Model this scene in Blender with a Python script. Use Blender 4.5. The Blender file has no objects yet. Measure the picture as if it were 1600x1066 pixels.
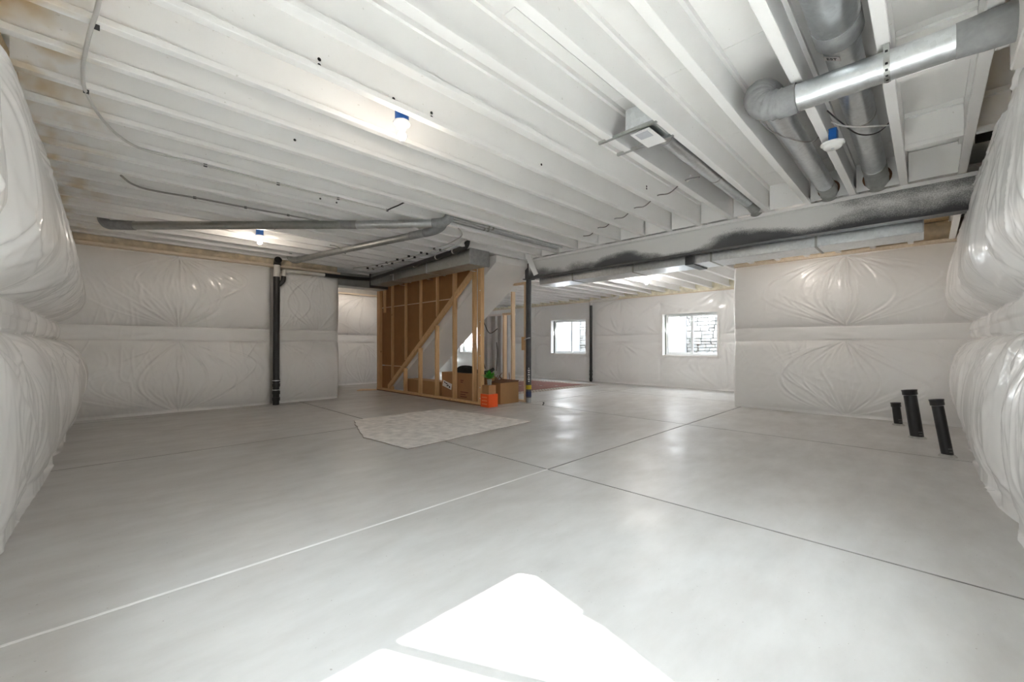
import bpy, math, random
import numpy as np
from mathutils import Vector, Matrix

# ------------------------------------------------------------------ camera, sky, sun, exposure
S = bpy.context.scene
COL = S.collection
cam_d = bpy.data.cameras.new('camera')
cam = bpy.data.objects.new('camera', cam_d)
COL.objects.link(cam)
cam.location = (0, 0, 1.1)
cam.rotation_euler = (math.radians(90), 0, math.radians(-45))
cam_d.sensor_width = 36
cam_d.lens = 14.625
cam_d.shift_y = 0.005
cam_d.clip_start = 0.02
S.camera = cam

S.view_settings.view_transform = 'Standard'
S.view_settings.look = 'None'
S.view_settings.gamma = 1
S.view_settings.use_curve_mapping = False
S.view_settings.exposure = 3.58

world = bpy.data.worlds.new('sky')
S.world = world
world.use_nodes = True
bg = world.node_tree.nodes['Background']
bg.inputs[0].default_value = (0.84, 0.92, 1.0, 1)
bg.inputs[1].default_value = 2.3

SUN_TRAVEL = Vector((-0.45, 0.89, -0.812))
sun_d = bpy.data.lights.new('sun', 'SUN')
sun_d.energy = 15.0
sun_d.angle = math.radians(0.53)
sun_d.color = (1.0, 0.995, 0.985)
sun = bpy.data.objects.new('sun', sun_d)
COL.objects.link(sun)
sun.location = (4, -8, 9)
sun.rotation_euler = SUN_TRAVEL.to_track_quat('-Z', 'Y').to_euler()

cy = S.cycles
cy.max_bounces = 20
cy.diffuse_bounces = 18
cy.glossy_bounces = 4
cy.transparent_max_bounces = 12
cy.sample_clamp_indirect = 8
cy.caustics_reflective = False
cy.caustics_refractive = False

random.seed(7)
RNG = np.random.default_rng(11)

# ------------------------------------------------------------------ materials
def new_mat(name):
    m = bpy.data.materials.new(name)
    m.use_nodes = True
    nt = m.node_tree
    b = nt.nodes['Principled BSDF']
    return m, nt, b

def plain(name, col, rough=0.6, metal=0.0, noise=0.0, nscale=6.0, bump=0.0, bscale=40.0, stretch=None, spec=0.5):
    m, nt, b = new_mat(name)
    b.inputs['Base Color'].default_value = (*col, 1)
    b.inputs['Roughness'].default_value = rough
    b.inputs['Metallic'].default_value = metal
    b.inputs['Specular IOR Level'].default_value = spec
    tc = nt.nodes.new('ShaderNodeTexCoord')
    mp = nt.nodes.new('ShaderNodeMapping')
    nt.links.new(tc.outputs['Object'], mp.inputs[0])
    if stretch:
        mp.inputs['Scale'].default_value = stretch
    if noise:
        n = nt.nodes.new('ShaderNodeTexNoise')
        n.inputs['Scale'].default_value = nscale
        n.inputs['Detail'].default_value = 6
        nt.links.new(mp.outputs[0], n.inputs[0])
        r = nt.nodes.new('ShaderNodeValToRGB')
        r.color_ramp.elements[0].position = 0.3
        r.color_ramp.elements[1].position = 0.7
        r.color_ramp.elements[0].color = (*[max(0, c * (1 - noise)) for c in col], 1)
        r.color_ramp.elements[1].color = (*[min(1, c * (1 + noise)) for c in col], 1)
        nt.links.new(n.outputs[0], r.inputs[0])
        nt.links.new(r.outputs[0], b.inputs['Base Color'])
    if bump:
        n2 = nt.nodes.new('ShaderNodeTexNoise')
        n2.inputs['Scale'].default_value = bscale
        n2.inputs['Detail'].default_value = 4
        nt.links.new(mp.outputs[0], n2.inputs[0])
        bp = nt.nodes.new('ShaderNodeBump')
        bp.inputs['Strength'].default_value = bump
        bp.inputs['Distance'].default_value = 0.01
        nt.links.new(n2.outputs[0], bp.inputs['Height'])
        nt.links.new(bp.outputs[0], b.inputs['Normal'])
    return m

def ramp(nt, fac, stops):
    r = nt.nodes.new('ShaderNodeValToRGB')
    e = r.color_ramp.elements
    while len(e) < len(stops):
        e.new(0.5)
    for el, (p, c) in zip(e, stops):
        el.position = p
        el.color = (*c, 1)
    nt.links.new(fac, r.inputs[0])
    return r.outputs[0]

def noise_node(nt, vec, scale, detail=5, rough=0.5):
    n = nt.nodes.new('ShaderNodeTexNoise')
    n.inputs['Scale'].default_value = scale
    n.inputs['Detail'].default_value = detail
    n.inputs['Roughness'].default_value = rough
    nt.links.new(vec, n.inputs[0])
    return n.outputs[0]

def mapping(nt, scale=(1, 1, 1), kind='Object', rot=(0, 0, 0)):
    tc = nt.nodes.new('ShaderNodeTexCoord')
    mp = nt.nodes.new('ShaderNodeMapping')
    mp.inputs['Scale'].default_value = scale
    mp.inputs['Rotation'].default_value = rot
    nt.links.new(tc.outputs[kind], mp.inputs[0])
    return mp.outputs[0]

def mix(nt, fac, a, b, mode='MIX'):
    n = nt.nodes.new('ShaderNodeMix')
    n.data_type = 'RGBA'
    n.blend_type = mode
    for i, v in ((0, fac), (6, a), (7, b)):
        if hasattr(v, 'links') or hasattr(v, 'is_linked'):
            nt.links.new(v, n.inputs[i])
        elif i == 0:
            n.inputs[0].default_value = v
        else:
            n.inputs[i].default_value = (*v, 1)
    return n.outputs[2]

def mat_concrete():
    m, nt, b = new_mat('concrete_floor')
    v = mapping(nt)
    n1 = noise_node(nt, v, 0.55, 4)
    n2 = noise_node(nt, mapping(nt, (1.0, 2.4, 1)), 2.6, 7, 0.6)
    n3 = noise_node(nt, v, 60, 3)
    c1 = ramp(nt, n1, [(0.3, (0.545, 0.526, 0.508)), (0.7, (0.60, 0.594, 0.585))])
    c2 = ramp(nt, n2, [(0.3, (0.86, 0.85, 0.84)), (0.7, (1.0, 1.0, 1.0))])
    c = mix(nt, 1.0, c1, c2, 'MULTIPLY')
    sp = ramp(nt, noise_node(nt, v, 70, 1), [(0.76, (1, 1, 1)), (0.79, (0.35, 0.3, 0.26))])
    c = mix(nt, 0.55, c, sp, 'MULTIPLY')
    nt.links.new(c, b.inputs['Base Color'])
    rr = ramp(nt, noise_node(nt, mapping(nt, (1, 1.6, 1)), 1.7, 6, 0.65), [(0.38, (0.29, 0.29, 0.29)), (0.64, (0.5, 0.5, 0.5))])
    nt.links.new(rr, b.inputs['Roughness'])
    bp = nt.nodes.new('ShaderNodeBump')
    bp.inputs['Strength'].default_value = 0.14
    bp.inputs['Distance'].default_value = 0.01
    nt.links.new(n2, bp.inputs['Height'])
    bp2 = nt.nodes.new('ShaderNodeBump')
    bp2.inputs['Strength'].default_value = 0.05
    bp2.inputs['Distance'].default_value = 0.002
    nt.links.new(n3, bp2.inputs['Height'])
    nt.links.new(bp.outputs[0], bp2.inputs['Normal'])
    nt.links.new(bp2.outputs[0], b.inputs['Normal'])
    return m

def mat_blanket():
    m, nt, b = new_mat('insulation_facing')
    v = mapping(nt)
    c = ramp(nt, noise_node(nt, v, 1.3, 5), [(0.3, (0.84, 0.832, 0.826)), (0.7, (0.875, 0.871, 0.868))])
    nt.links.new(c, b.inputs['Base Color'])
    b.inputs['Roughness'].default_value = 0.36
    b.inputs['Coat Weight'].default_value = 0.6
    b.inputs['Coat Roughness'].default_value = 0.16
    b.inputs['Specular IOR Level'].default_value = 0.5
    b1 = nt.nodes.new('ShaderNodeBump')
    b1.inputs['Strength'].default_value = 0.2
    b1.inputs['Distance'].default_value = 0.012
    n = nt.nodes.new('ShaderNodeTexNoise')
    n.noise_type = 'RIDGED_MULTIFRACTAL'
    n.inputs['Scale'].default_value = 4.5
    n.inputs['Detail'].default_value = 3
    n.inputs['Distortion'].default_value = 0.6
    nt.links.new(v, n.inputs[0])
    nt.links.new(n.outputs[0], b1.inputs['Height'])
    nt.links.new(b1.outputs[0], b.inputs['Normal'])
    return m

def mat_paint():
    m, nt, b = new_mat('white_sprayed_wood')
    geo = nt.nodes.new('ShaderNodeNewGeometry')
    v = geo.outputs['Position']
    c = ramp(nt, noise_node(nt, v, 2.2, 6), [(0.3, (0.85, 0.847, 0.838)), (0.7, (0.89, 0.889, 0.882))])
    sp = ramp(nt, noise_node(nt, v, 40, 1), [(0.76, (1, 1, 1)), (0.80, (0.5, 0.47, 0.42))])
    c = mix(nt, 0.35, c, sp, 'MULTIPLY')
    # overspray misses near the outer ends of the joists: bare wood shows
    st = ramp(nt, noise_node(nt, v, 3.2, 3), [(0.47, (0, 0, 0)), (0.66, (1, 1, 1))])
    sx = nt.nodes.new('ShaderNodeSeparateXYZ')
    nt.links.new(v, sx.inputs[0])
    mr = nt.nodes.new('ShaderNodeMapRange')
    mr.inputs[1].default_value = -0.28
    mr.inputs[2].default_value = 0.16
    mr.inputs[3].default_value = 1.0
    mr.inputs[4].default_value = 0.0
    nt.links.new(sx.outputs[0], mr.inputs[0])
    mm = nt.nodes.new('ShaderNodeMath')
    mm.operation = 'MULTIPLY'
    nt.links.new(mr.outputs[0], mm.inputs[0])
    nt.links.new(st, mm.inputs[1])
    c = mix(nt, mm.outputs[0], c, (0.62, 0.46, 0.24))
    nt.links.new(c, b.inputs['Base Color'])
    b.inputs['Roughness'].default_value = 0.55
    bp = nt.nodes.new('ShaderNodeBump')
    bp.inputs['Strength'].default_value = 0.12
    bp.inputs['Distance'].default_value = 0.004
    nt.links.new(noise_node(nt, v, 45, 4), bp.inputs['Height'])
    nt.links.new(bp.outputs[0], b.inputs['Normal'])
    return m

def mat_beam():
    m, nt, b = new_mat('oversprayed_steel')
    v = mapping(nt, (1, 0.45, 1.0))
    sx = nt.nodes.new('ShaderNodeSeparateXYZ')
    tc = nt.nodes.new('ShaderNodeTexCoord')
    nt.links.new(tc.outputs['Object'], sx.inputs[0])
    mr = nt.nodes.new('ShaderNodeMapRange')      # paint is thinner towards the lower flange
    mr.inputs[1].default_value = 2.41
    mr.inputs[2].default_value = 2.60
    mr.inputs[3].default_value = -0.24
    mr.inputs[4].default_value = 0.10
    nt.links.new(sx.outputs[2], mr.inputs[0])
    my = nt.nodes.new('ShaderNodeMapRange')      # and thinner at the near end of the run
    my.inputs[1].default_value = 0.0
    my.inputs[2].default_value = 2.2
    my.inputs[3].default_value = -0.17
    my.inputs[4].default_value = 0.04
    nt.links.new(sx.outputs[1], my.inputs[0])
    n = noise_node(nt, v, 2.6, 3, 0.45)
    a1 = nt.nodes.new('ShaderNodeMath'); a1.operation = 'ADD'
    nt.links.new(n, a1.inputs[0]); nt.links.new(mr.outputs[0], a1.inputs[1])
    a2 = nt.nodes.new('ShaderNodeMath'); a2.operation = 'ADD'
    nt.links.new(a1.outputs[0], a2.inputs[0]); nt.links.new(my.outputs[0], a2.inputs[1])
    g = noise_node(nt, mapping(nt), 130, 2)
    g2 = nt.nodes.new('ShaderNodeMath'); g2.operation = 'MULTIPLY_ADD'
    g2.inputs[1].default_value = 0.22; g2.inputs[2].default_value = -0.11
    nt.links.new(g, g2.inputs[0])
    a3 = nt.nodes.new('ShaderNodeMath'); a3.operation = 'ADD'
    nt.links.new(a2.outputs[0], a3.inputs[0]); nt.links.new(g2.outputs[0], a3.inputs[1])
    c = ramp(nt, a3.outputs[0], [(0.33, (0.085, 0.087, 0.092)), (0.43, (0.33, 0.33, 0.33)), (0.53, (0.76, 0.76, 0.75))])
    nt.links.new(c, b.inputs['Base Color'])
    b.inputs['Roughness'].default_value = 0.5
    return m

def mat_wood(name, c0, c1, scale=(14, 14, 1.2), rough=0.6):
    m, nt, b = new_mat(name)
    v = mapping(nt, scale)
    n = noise_node(nt, v, 3.0, 6, 0.6)
    c = ramp(nt, n, [(0.3, c0), (0.7, c1)])
    kn = nt.nodes.new('ShaderNodeTexVoronoi')
    kn.inputs['Scale'].default_value = 2.4
    nt.links.new(mapping(nt, (1.5, 1.5, 1)), kn.inputs[0])
    k = ramp(nt, kn.outputs['Distance'], [(0.03, (0.45, 0.32, 0.22)), (0.075, (1, 1, 1))])
    c = mix(nt, 0.8, c, k, 'MULTIPLY')
    nt.links.new(c, b.inputs['Base Color'])
    b.inputs['Roughness'].default_value = rough
    return m

def mat_galv(name='galvanised_sheet', col=(0.74, 0.77, 0.79), rough=0.31):
    m, nt, b = new_mat(name)
    v = mapping(nt)
    vo = nt.nodes.new('ShaderNodeTexVoronoi')
    vo.inputs['Scale'].default_value = 38
    nt.links.new(v, vo.inputs[0])
    sc = nt.nodes.new('ShaderNodeSeparateColor')
    nt.links.new(vo.outputs['Color'], sc.inputs[0])
    c = ramp(nt, sc.outputs[0], [(0.0, tuple(x * 0.93 for x in col)), (1.0, tuple(min(1, x * 1.05) for x in col))])
    nt.links.new(c, b.inputs['Base Color'])
    b.inputs['Metallic'].default_value = 1.0
    r = ramp(nt, noise_node(nt, v, 7, 4), [(0.3, (max(0.29, rough * .9),) * 3), (0.7, (rough * 1.25,) * 3)])
    nt.links.new(r, b.inputs['Roughness'])
    return m

def mat_glass():
    m = bpy.data.materials.new('window_glass')
    m.use_nodes = True
    nt = m.node_tree
    nt.nodes.remove(nt.nodes['Principled BSDF'])
    out = nt.nodes['Material Output']
    t = nt.nodes.new('ShaderNodeBsdfTransparent')
    t.inputs[0].default_value = (0.94, 0.96, 0.95, 1)
    g = nt.nodes.new('ShaderNodeBsdfGlossy')
    g.inputs['Roughness'].default_value = 0.01
    mx = nt.nodes.new('ShaderNodeMixShader')
    mx.inputs[0].default_value = 0.06
    nt.links.new(t.outputs[0], mx.inputs[1])
    nt.links.new(g.outputs[0], mx.inputs[2])
    nt.links.new(mx.outputs[0], out.inputs[0])
    return m

def mat_emit(name, col, strength):
    m, nt, b = new_mat(name)
    b.inputs['Base Color'].default_value = (0.9, 0.9, 0.9, 1)
    b.inputs['Emission Color'].default_value = (*col, 1)
    b.inputs['Emission Strength'].default_value = strength
    return m

def mat_rug():
    m, nt, b = new_mat('woven_pattern')
    v = mapping(nt, (1, 1, 1))
    w = nt.nodes.new('ShaderNodeTexVoronoi')
    w.distance = 'MANHATTAN'
    w.inputs['Scale'].default_value = 2.8
    w.inputs['Randomness'].default_value = 0.35
    nt.links.new(v, w.inputs[0])
    c = ramp(nt, w.outputs['Distance'], [(0.12, (0.55, 0.46, 0.38)), (0.2, (0.06, 0.05, 0.08)), (0.30, (0.30, 0.14, 0.115)), (0.62, (0.26, 0.115, 0.095))])
    nt.links.new(c, b.inputs['Base Color'])
    b.inputs['Roughness'].default_value = 0.95
    return m

def mat_rug_border():
    m, nt, b = new_mat('woven_border')
    v = mapping(nt, (1, 1, 1))
    w = nt.nodes.new('ShaderNodeTexVoronoi')
    w.inputs['Scale'].default_value = 9
    w.inputs['Randomness'].default_value = 0.25
    nt.links.new(v, w.inputs[0])
    c = ramp(nt, w.outputs['Distance'], [(0.25, (0.62, 0.55, 0.47)), (0.38, (0.09, 0.08, 0.1)), (0.5, (0.5, 0.42, 0.35))])
    nt.links.new(c, b.inputs['Base Color'])
    b.inputs['Roughness'].default_value = 0.95
    return m

M = {}
M['floor'] = mat_concrete()
M['joint'] = plain('saw_cut_dirt', (0.27, 0.262, 0.25), 0.9, noise=0.2)  # dark dirt lying in the saw cuts
M['filler'] = plain('pale_joint_filler', (0.80, 0.79, 0.78), 0.7, noise=0.06)
M['blanket'] = mat_blanket()
M['paint'] = mat_paint()
M['beam'] = mat_beam()
M['darksteel'] = plain('dark_primed_steel', (0.085, 0.088, 0.094), 0.42, noise=0.15, nscale=8)
M['concrete_wall'] = plain('cast_concrete', (0.55, 0.54, 0.52), 0.85, noise=0.08)
M['drywall'] = plain('bare_drywall', (0.84, 0.825, 0.81), 0.75, noise=0.03, nscale=2)
M['stud'] = mat_wood('framing_lumber', (0.62, 0.365, 0.165), (0.76, 0.50, 0.26))
M['stud_pale'] = mat_wood('pale_framing_lumber', (0.66, 0.47, 0.29), (0.78, 0.60, 0.41))
M['plate'] = mat_wood('sill_lumber', (0.64, 0.53, 0.40), (0.76, 0.67, 0.54), (1.2, 14, 14))
M['sheathing'] = plain('brown_fibre_sheathing', (0.33, 0.155, 0.05), 0.7, noise=0.08, nscale=5)
M['card'] = plain('corrugated_card', (0.40, 0.20, 0.085), 0.75, noise=0.06, nscale=4)
M['card_light'] = plain('light_corrugated_card', (0.44, 0.24, 0.10), 0.75, noise=0.06, nscale=4)
M['card_dark'] = plain('card_interior', (0.20, 0.10, 0.05), 0.85)
M['ink'] = plain('dark_red_ink', (0.19, 0.06, 0.035), 0.8)
M['paper'] = plain('label_paper', (0.80, 0.76, 0.75), 0.6)
M['inkblack'] = plain('black_ink', (0.03, 0.03, 0.035), 0.7)
M['orange'] = plain('orange_card', (0.90, 0.11, 0.015), 0.5, noise=0.06)
M['orange_light'] = plain('pale_orange_print', (0.92, 0.30, 0.14), 0.5)
M['abs'] = plain('black_plastic_pipe', (0.018, 0.018, 0.019), 0.35, bump=0.05)
M['abs_print'] = plain('grey_print', (0.13, 0.13, 0.13), 0.5)
M['pipe_white'] = plain('white_sprayed_pipe', (0.74, 0.72, 0.69), 0.5, noise=0.05)
M['galv'] = mat_galv()
M['galv_dull'] = mat_galv('dull_galvanised_sheet', (0.46, 0.47, 0.46), 0.42)
M['mastic'] = plain('grey_duct_mastic', (0.27, 0.275, 0.28), 0.65, noise=0.18, nscale=14, bump=0.35, bscale=30)
M['foil'] = plain('grey_foil_tape', (0.36, 0.36, 0.36), 0.4, metal=0.35, noise=0.12, nscale=18, bump=0.3, bscale=25)
M['foam'] = plain('yellow_spray_foam', (0.78, 0.735, 0.60), 0.85, noise=0.18, nscale=9, bump=0.6, bscale=18)
M['foam_tan'] = plain('tan_spray_foam', (0.70, 0.60, 0.45), 0.85, noise=0.2, nscale=9, bump=0.6, bscale=18)
M['osb'] = plain('bare_strand_board', (0.55, 0.42, 0.25), 0.75, noise=0.2, nscale=26, stretch=(1, 3, 3))
M['vinyl'] = plain('white_vinyl', (0.80, 0.81, 0.81), 0.35)
M['glass'] = mat_glass()
M['stone'] = plain('pale_cast_stone', (0.27, 0.265, 0.26), 0.85, noise=0.16, nscale=7, bump=0.5, bscale=22)
M['mortar'] = plain('stone_joint', (0.05, 0.05, 0.05), 0.9)
M['well'] = plain('smooth_white_liner', (0.46, 0.46, 0.49), 0.55, noise=0.03)
M['gravel'] = plain('grey_gravel', (0.40, 0.39, 0.38), 0.95, noise=0.35, nscale=40, bump=0.9, bscale=40)
M['blue'] = plain('blue_plastic_box', (0.010, 0.11, 0.42), 0.35)
M['porcelain'] = plain('white_porcelain', (0.86, 0.86, 0.84), 0.25)
M['bulb_warm'] = mat_emit('lit_bulb', (1.0, 0.87, 0.73), 25)
M['bulb_soft'] = mat_emit('lit_soft_bulb', (1.0, 0.85, 0.70), 10)
M['bulb_added'] = mat_emit('added_fill_bulb', (1.0, 0.90, 0.80), 34)
M['bulb_cool'] = mat_emit('lit_cool_bulb', (1.0, 0.97, 0.92), 120)
M['cable_white'] = plain('white_cable_jacket', (0.56, 0.55, 0.53), 0.5)
M['cable_grey'] = plain('grey_cable_jacket', (0.30, 0.29, 0.28), 0.5)
M['cable_black'] = plain('black_cable_jacket', (0.035, 0.035, 0.035), 0.5)
M['carpet'] = plain('beige_carpet_backing', (0.80, 0.765, 0.735), 0.95, noise=0.16, nscale=9, bump=0.8, bscale=70)
M['carpet_edge'] = plain('carpet_edge_fibre', (0.36, 0.32, 0.28), 0.95)
M['rug'] = mat_rug()
M['rug_border'] = mat_rug_border()
M['leaf'] = plain('bright_green_leaf', (0.045, 0.36, 0.03), 0.4, noise=0.25, nscale=20)
M['terracotta'] = plain('grey_pot', (0.35, 0.35, 0.36), 0.5)
M['black_fabric'] = plain('black_nylon', (0.012, 0.014, 0.015), 0.7, bump=0.4, bscale=30)
M['yellow'] = plain('yellow_label', (0.62, 0.47, 0.03), 0.5)
M['navy'] = plain('navy_label', (0.03, 0.045, 0.12), 0.5)
M['greysheet'] = plain('grey_plastic_sheet', (0.64, 0.64, 0.66), 0.4, noise=0.06)
M['soil'] = plain('brown_twig', (0.20, 0.11, 0.07), 0.85)
M['dark'] = plain('recess_black', (0.02, 0.02, 0.02), 0.9)  # flat black painted in for the shade inside the gap and holes
M['mortarbase'] = plain('pipe_grout', (0.42, 0.41, 0.39), 0.9, noise=0.2, nscale=30, bump=0.6)
M['boot_white'] = plain('white_fan_grille', (0.83, 0.83, 0.83), 0.4)
M['boot_grey'] = plain('grey_fan_inset', (0.52, 0.54, 0.58), 0.35)

# ------------------------------------------------------------------ mesh helpers
class MB:
    def __init__(self):
        self.v = []
        self.f = []
        self.sm = []

    def _add(self, vs, fs, smooth=False):
        o = len(self.v)
        self.v += [tuple(p) for p in vs]
        for f in fs:
            self.f.append(tuple(i + o for i in f))
            self.sm.append(smooth)
        return self

    def box(self, x0, x1, y0, y1, z0, z1):
        vs = [(x0, y0, z0), (x1, y0, z0), (x1, y1, z0), (x0, y1, z0), (x0, y0, z1), (x1, y0, z1), (x1, y1, z1), (x0, y1, z1)]
        return self._add(vs, [(3, 2, 1, 0), (4, 5, 6, 7), (0, 1, 5, 4), (1, 2, 6, 5), (2, 3, 7, 6), (3, 0, 4, 7)])

    def bbox(self, x0, x1, y0, y1, z0, z1, c=0.006):
        """box with chamfered edges, as three nested slabs hulled by hand (24 vertices)"""
        xs, ys, zs = (x0, x1), (y0, y1), (z0, z1)
        vs, idx = [], {}
        for i in (0, 1):
            for j in (0, 1):
                for k in (0, 1):
                    sx, sy, sz = (1, -1)[i], (1, -1)[j], (1, -1)[k]
                    for a, p in (('x', (xs[i], ys[j] + sy * c, zs[k] + sz * c)), ('y', (xs[i] + sx * c, ys[j], zs[k] + sz * c)), ('z', (xs[i] + sx * c, ys[j] + sy * c, zs[k]))):
                        idx[(i, j, k, a)] = len(vs)
                        vs.append(p)
        g = lambda i, j, k, a: idx[(i, j, k, a)]
        fs = []
        for i in (0, 1):
            q = [g(i, 0, 0, 'x'), g(i, 1, 0, 'x'), g(i, 1, 1, 'x'), g(i, 0, 1, 'x')]
            fs.append(q if i else q[::-1])
        for j in (0, 1):
            q = [g(0, j, 0, 'y'), g(0, j, 1, 'y'), g(1, j, 1, 'y'), g(1, j, 0, 'y')]
            fs.append(q if j else q[::-1])
        for k in (0, 1):
            q = [g(0, 0, k, 'z'), g(1, 0, k, 'z'), g(1, 1, k, 'z'), g(0, 1, k, 'z')]
            fs.append(q if k else q[::-1])
        for i in (0, 1):
            for j in (0, 1):
                q = [g(i, j, 0, 'x'), g(i, j, 1, 'x'), g(i, j, 1, 'y'), g(i, j, 0, 'y')]
                fs.append(q if (i == j) else q[::-1])
        for i in (0, 1):
            for k in (0, 1):
                q = [g(i, 0, k, 'x'), g(i, 0, k, 'z'), g(i, 1, k, 'z'), g(i, 1, k, 'x')]
                fs.append(q if (i == k) else q[::-1])
        for j in (0, 1):
            for k in (0, 1):
                q = [g(0, j, k, 'y'), g(1, j, k, 'y'), g(1, j, k, 'z'), g(0, j, k, 'z')]
                fs.append(q if (j == k) else q[::-1])
        for i in (0, 1):
            for j in (0, 1):
                for k in (0, 1):
                    q = [g(i, j, k, 'x'), g(i, j, k, 'y'), g(i, j, k, 'z')]
                    fs.append(q if (i + j + k) % 2 else q[::-1])
        return self._add(vs, fs)

    def obox(self, c, ax, ay, az):
        c = Vector(c); ax = Vector(ax); ay = Vector(ay); az = Vector(az)
        vs = [c + sx * ax + sy * ay + sz * az for sz in (-1, 1) for sx, sy in ((-1, -1), (1, -1), (1, 1), (-1, 1))]
        return self._add(vs, [(3, 2, 1, 0), (4, 5, 6, 7), (0, 1, 5, 4), (1, 2, 6, 5), (2, 3, 7, 6), (3, 0, 4, 7)])

    def bar(self, p, q, w, d, up=(0, 0, 1)):
        p = Vector(p); q = Vector(q); t = (q - p); L = t.length; t.normalize()
        s = t.cross(Vector(up))
        if s.length < 1e-4:
            s = t.cross(Vector((1, 0, 0)))
        s.normalize(); u = s.cross(t)
        return self.obox((p + q) / 2, t * L / 2, s * w / 2, u * d / 2)

    def prism(self, pts, off):
        off = Vector(off); n = len(pts)
        a = [Vector(p) for p in pts]
        vs = a + [p + off for p in a]
        fs = [tuple(range(n))[::-1], tuple(range(n, 2 * n))]
        fs += [(i, (i + 1) % n, n + (i + 1) % n, n + i) for i in range(n)]
        return self._add(vs, fs)

    def tube(self, path, r, seg=12, caps=True, smooth=True, hollow=False):
        P = [Vector(p) for p in path]
        n = len(P)
        R = r if hasattr(r, '__len__') else [r] * n
        T = []
        for i in range(n):
            a = P[max(0, i - 1)]; b = P[min(n - 1, i + 1)]
            T.append((b - a).normalized())
        u = T[0].orthogonal().normalized()
        vs = []
        for i in range(n):
            u = (u - T[i] * u.dot(T[i])).normalized()
            w = T[i].cross(u)
            for k in range(seg):
                th = 2 * math.pi * k / seg
                vs.append(P[i] + (u * math.cos(th) + w * math.sin(th)) * R[i])
        fs = []
        for i in range(n - 1):
            for k in range(seg):
                a = i * seg + k; b = i * seg + (k + 1) % seg
                fs.append((a, b, b + seg, a + seg))
        self._add(vs, fs, smooth)
        if caps:
            self._add(vs[:seg], [tuple(range(seg))[::-1]])
            self._add(vs[-seg:], [tuple(range(seg))])
        return self

    def lathe(self, prof, c, axis=(0, 0, 1), seg=24):
        """profile (r, h) spun round an axis at c"""
        ax = Vector(axis).normalized(); u = ax.orthogonal().normalized(); w = ax.cross(u); c = Vector(c)
        vs = []
        for r, h in prof:
            for k in range(seg):
                th = 2 * math.pi * k / seg
                vs.append(c + ax * h + (u * math.cos(th) + w * math.sin(th)) * r)
        fs = []
        for i in range(len(prof) - 1):
            for k in range(seg):
                a = i * seg + k; b = i * seg + (k + 1) % seg
                fs.append((a, b, b + seg, a + seg))
        self._add(vs, fs, True)
        self._add(vs[:seg], [tuple(range(seg))[::-1]])
        self._add(vs[-seg:], [tuple(range(seg))])
        return self

    def holed_plate(self, x, y0, y1, z0, z1, cyy, czz, r, t=0.012, seg=24):
        """vertical plate in the YZ plane at x with a round hole"""
        vs, fs = [], []
        def sq(th):
            c, s = math.cos(th), math.sin(th)
            k = 1e9
            if c > 1e-6: k = min(k, (y1 - cyy) / c)
            if c < -1e-6: k = min(k, (y0 - cyy) / c)
            if s > 1e-6: k = min(k, (z1 - czz) / s)
            if s < -1e-6: k = min(k, (z0 - czz) / s)
            return cyy + c * k, czz + s * k
        ths = sorted(set([2 * math.pi * k / seg for k in range(seg)] + [math.atan2(z - czz, y - cyy) % (2 * math.pi) for y in (y0, y1) for z in (z0, z1)]))
        n = len(ths)
        for xx in (x, x + t):
            for th in ths:
                vs.append((xx, cyy + r * math.cos(th), czz + r * math.sin(th)))
            for th in ths:
                a, b = sq(th)
                vs.append((xx, a, b))
        for k in range(n):
            j = (k + 1) % n
            fs.append((k, j, n + j, n + k))
            fs.append((2 * n + k, 3 * n + k, 3 * n + j, 2 * n + j))
            fs.append((k, 2 * n + k, 2 * n + j, j))
            fs.append((n + k, n + j, 3 * n + j, 3 * n + k))
        return self._add(vs, fs)

    def mesh(self, name, mat):
        me = bpy.data.meshes.new(name)
        me.from_pydata(self.v, [], self.f)
        me.polygons.foreach_set('use_smooth', self.sm)
        me.materials.append(mat)
        me.update()
        return me

    def build(self, name, mat, parent=None):
        return link(name, self.mesh(name, mat), parent)

def link(name, me, parent=None):
    o = bpy.data.objects.new(name, me)
    COL.objects.link(o)
    if parent is not None:
        o.parent = parent
        o.matrix_parent_inverse = Matrix.Translation(parent.location).inverted() if parent.type == 'EMPTY' else Matrix()
    return o

def thing(name, label, cat, loc=(0, 0, 0), group=None):
    o = bpy.data.objects.new(name, None)
    COL.objects.link(o)
    o.location = loc
    o.empty_display_size = 0.1
    o['label'] = label
    o['category'] = cat
    if group:
        o['group'] = group
    return o

def tag(o, label, cat, group=None):
    o['label'] = label
    o['category'] = cat
    if group:
        o['group'] = group
    return o

def struct(o):
    o['kind'] = 'structure'
    return o

def struct_empty(name, loc=(0, 0, 0)):
    o = bpy.data.objects.new(name, None)
    COL.objects.link(o)
    o.location = loc
    o.empty_display_size = 0.1
    o['kind'] = 'structure'
    return o

def smooth_path(pts, n=8):
    P = [Vector(p) for p in pts]
    if len(P) < 3:
        return P
    out = []
    for i in range(len(P) - 1):
        p0 = P[max(0, i - 1)]; p1 = P[i]; p2 = P[i + 1]; p3 = P[min(len(P) - 1, i + 2)]
        for k in range(n):
            t = k / n
            out.append(0.5 * ((2 * p1) + (p2 - p0) * t + (2 * p0 - 5 * p1 + 4 * p2 - p3) * t * t + (3 * p1 - p0 - 3 * p2 + p3) * t ** 3))
    out.append(P[-1])
    return out

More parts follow.
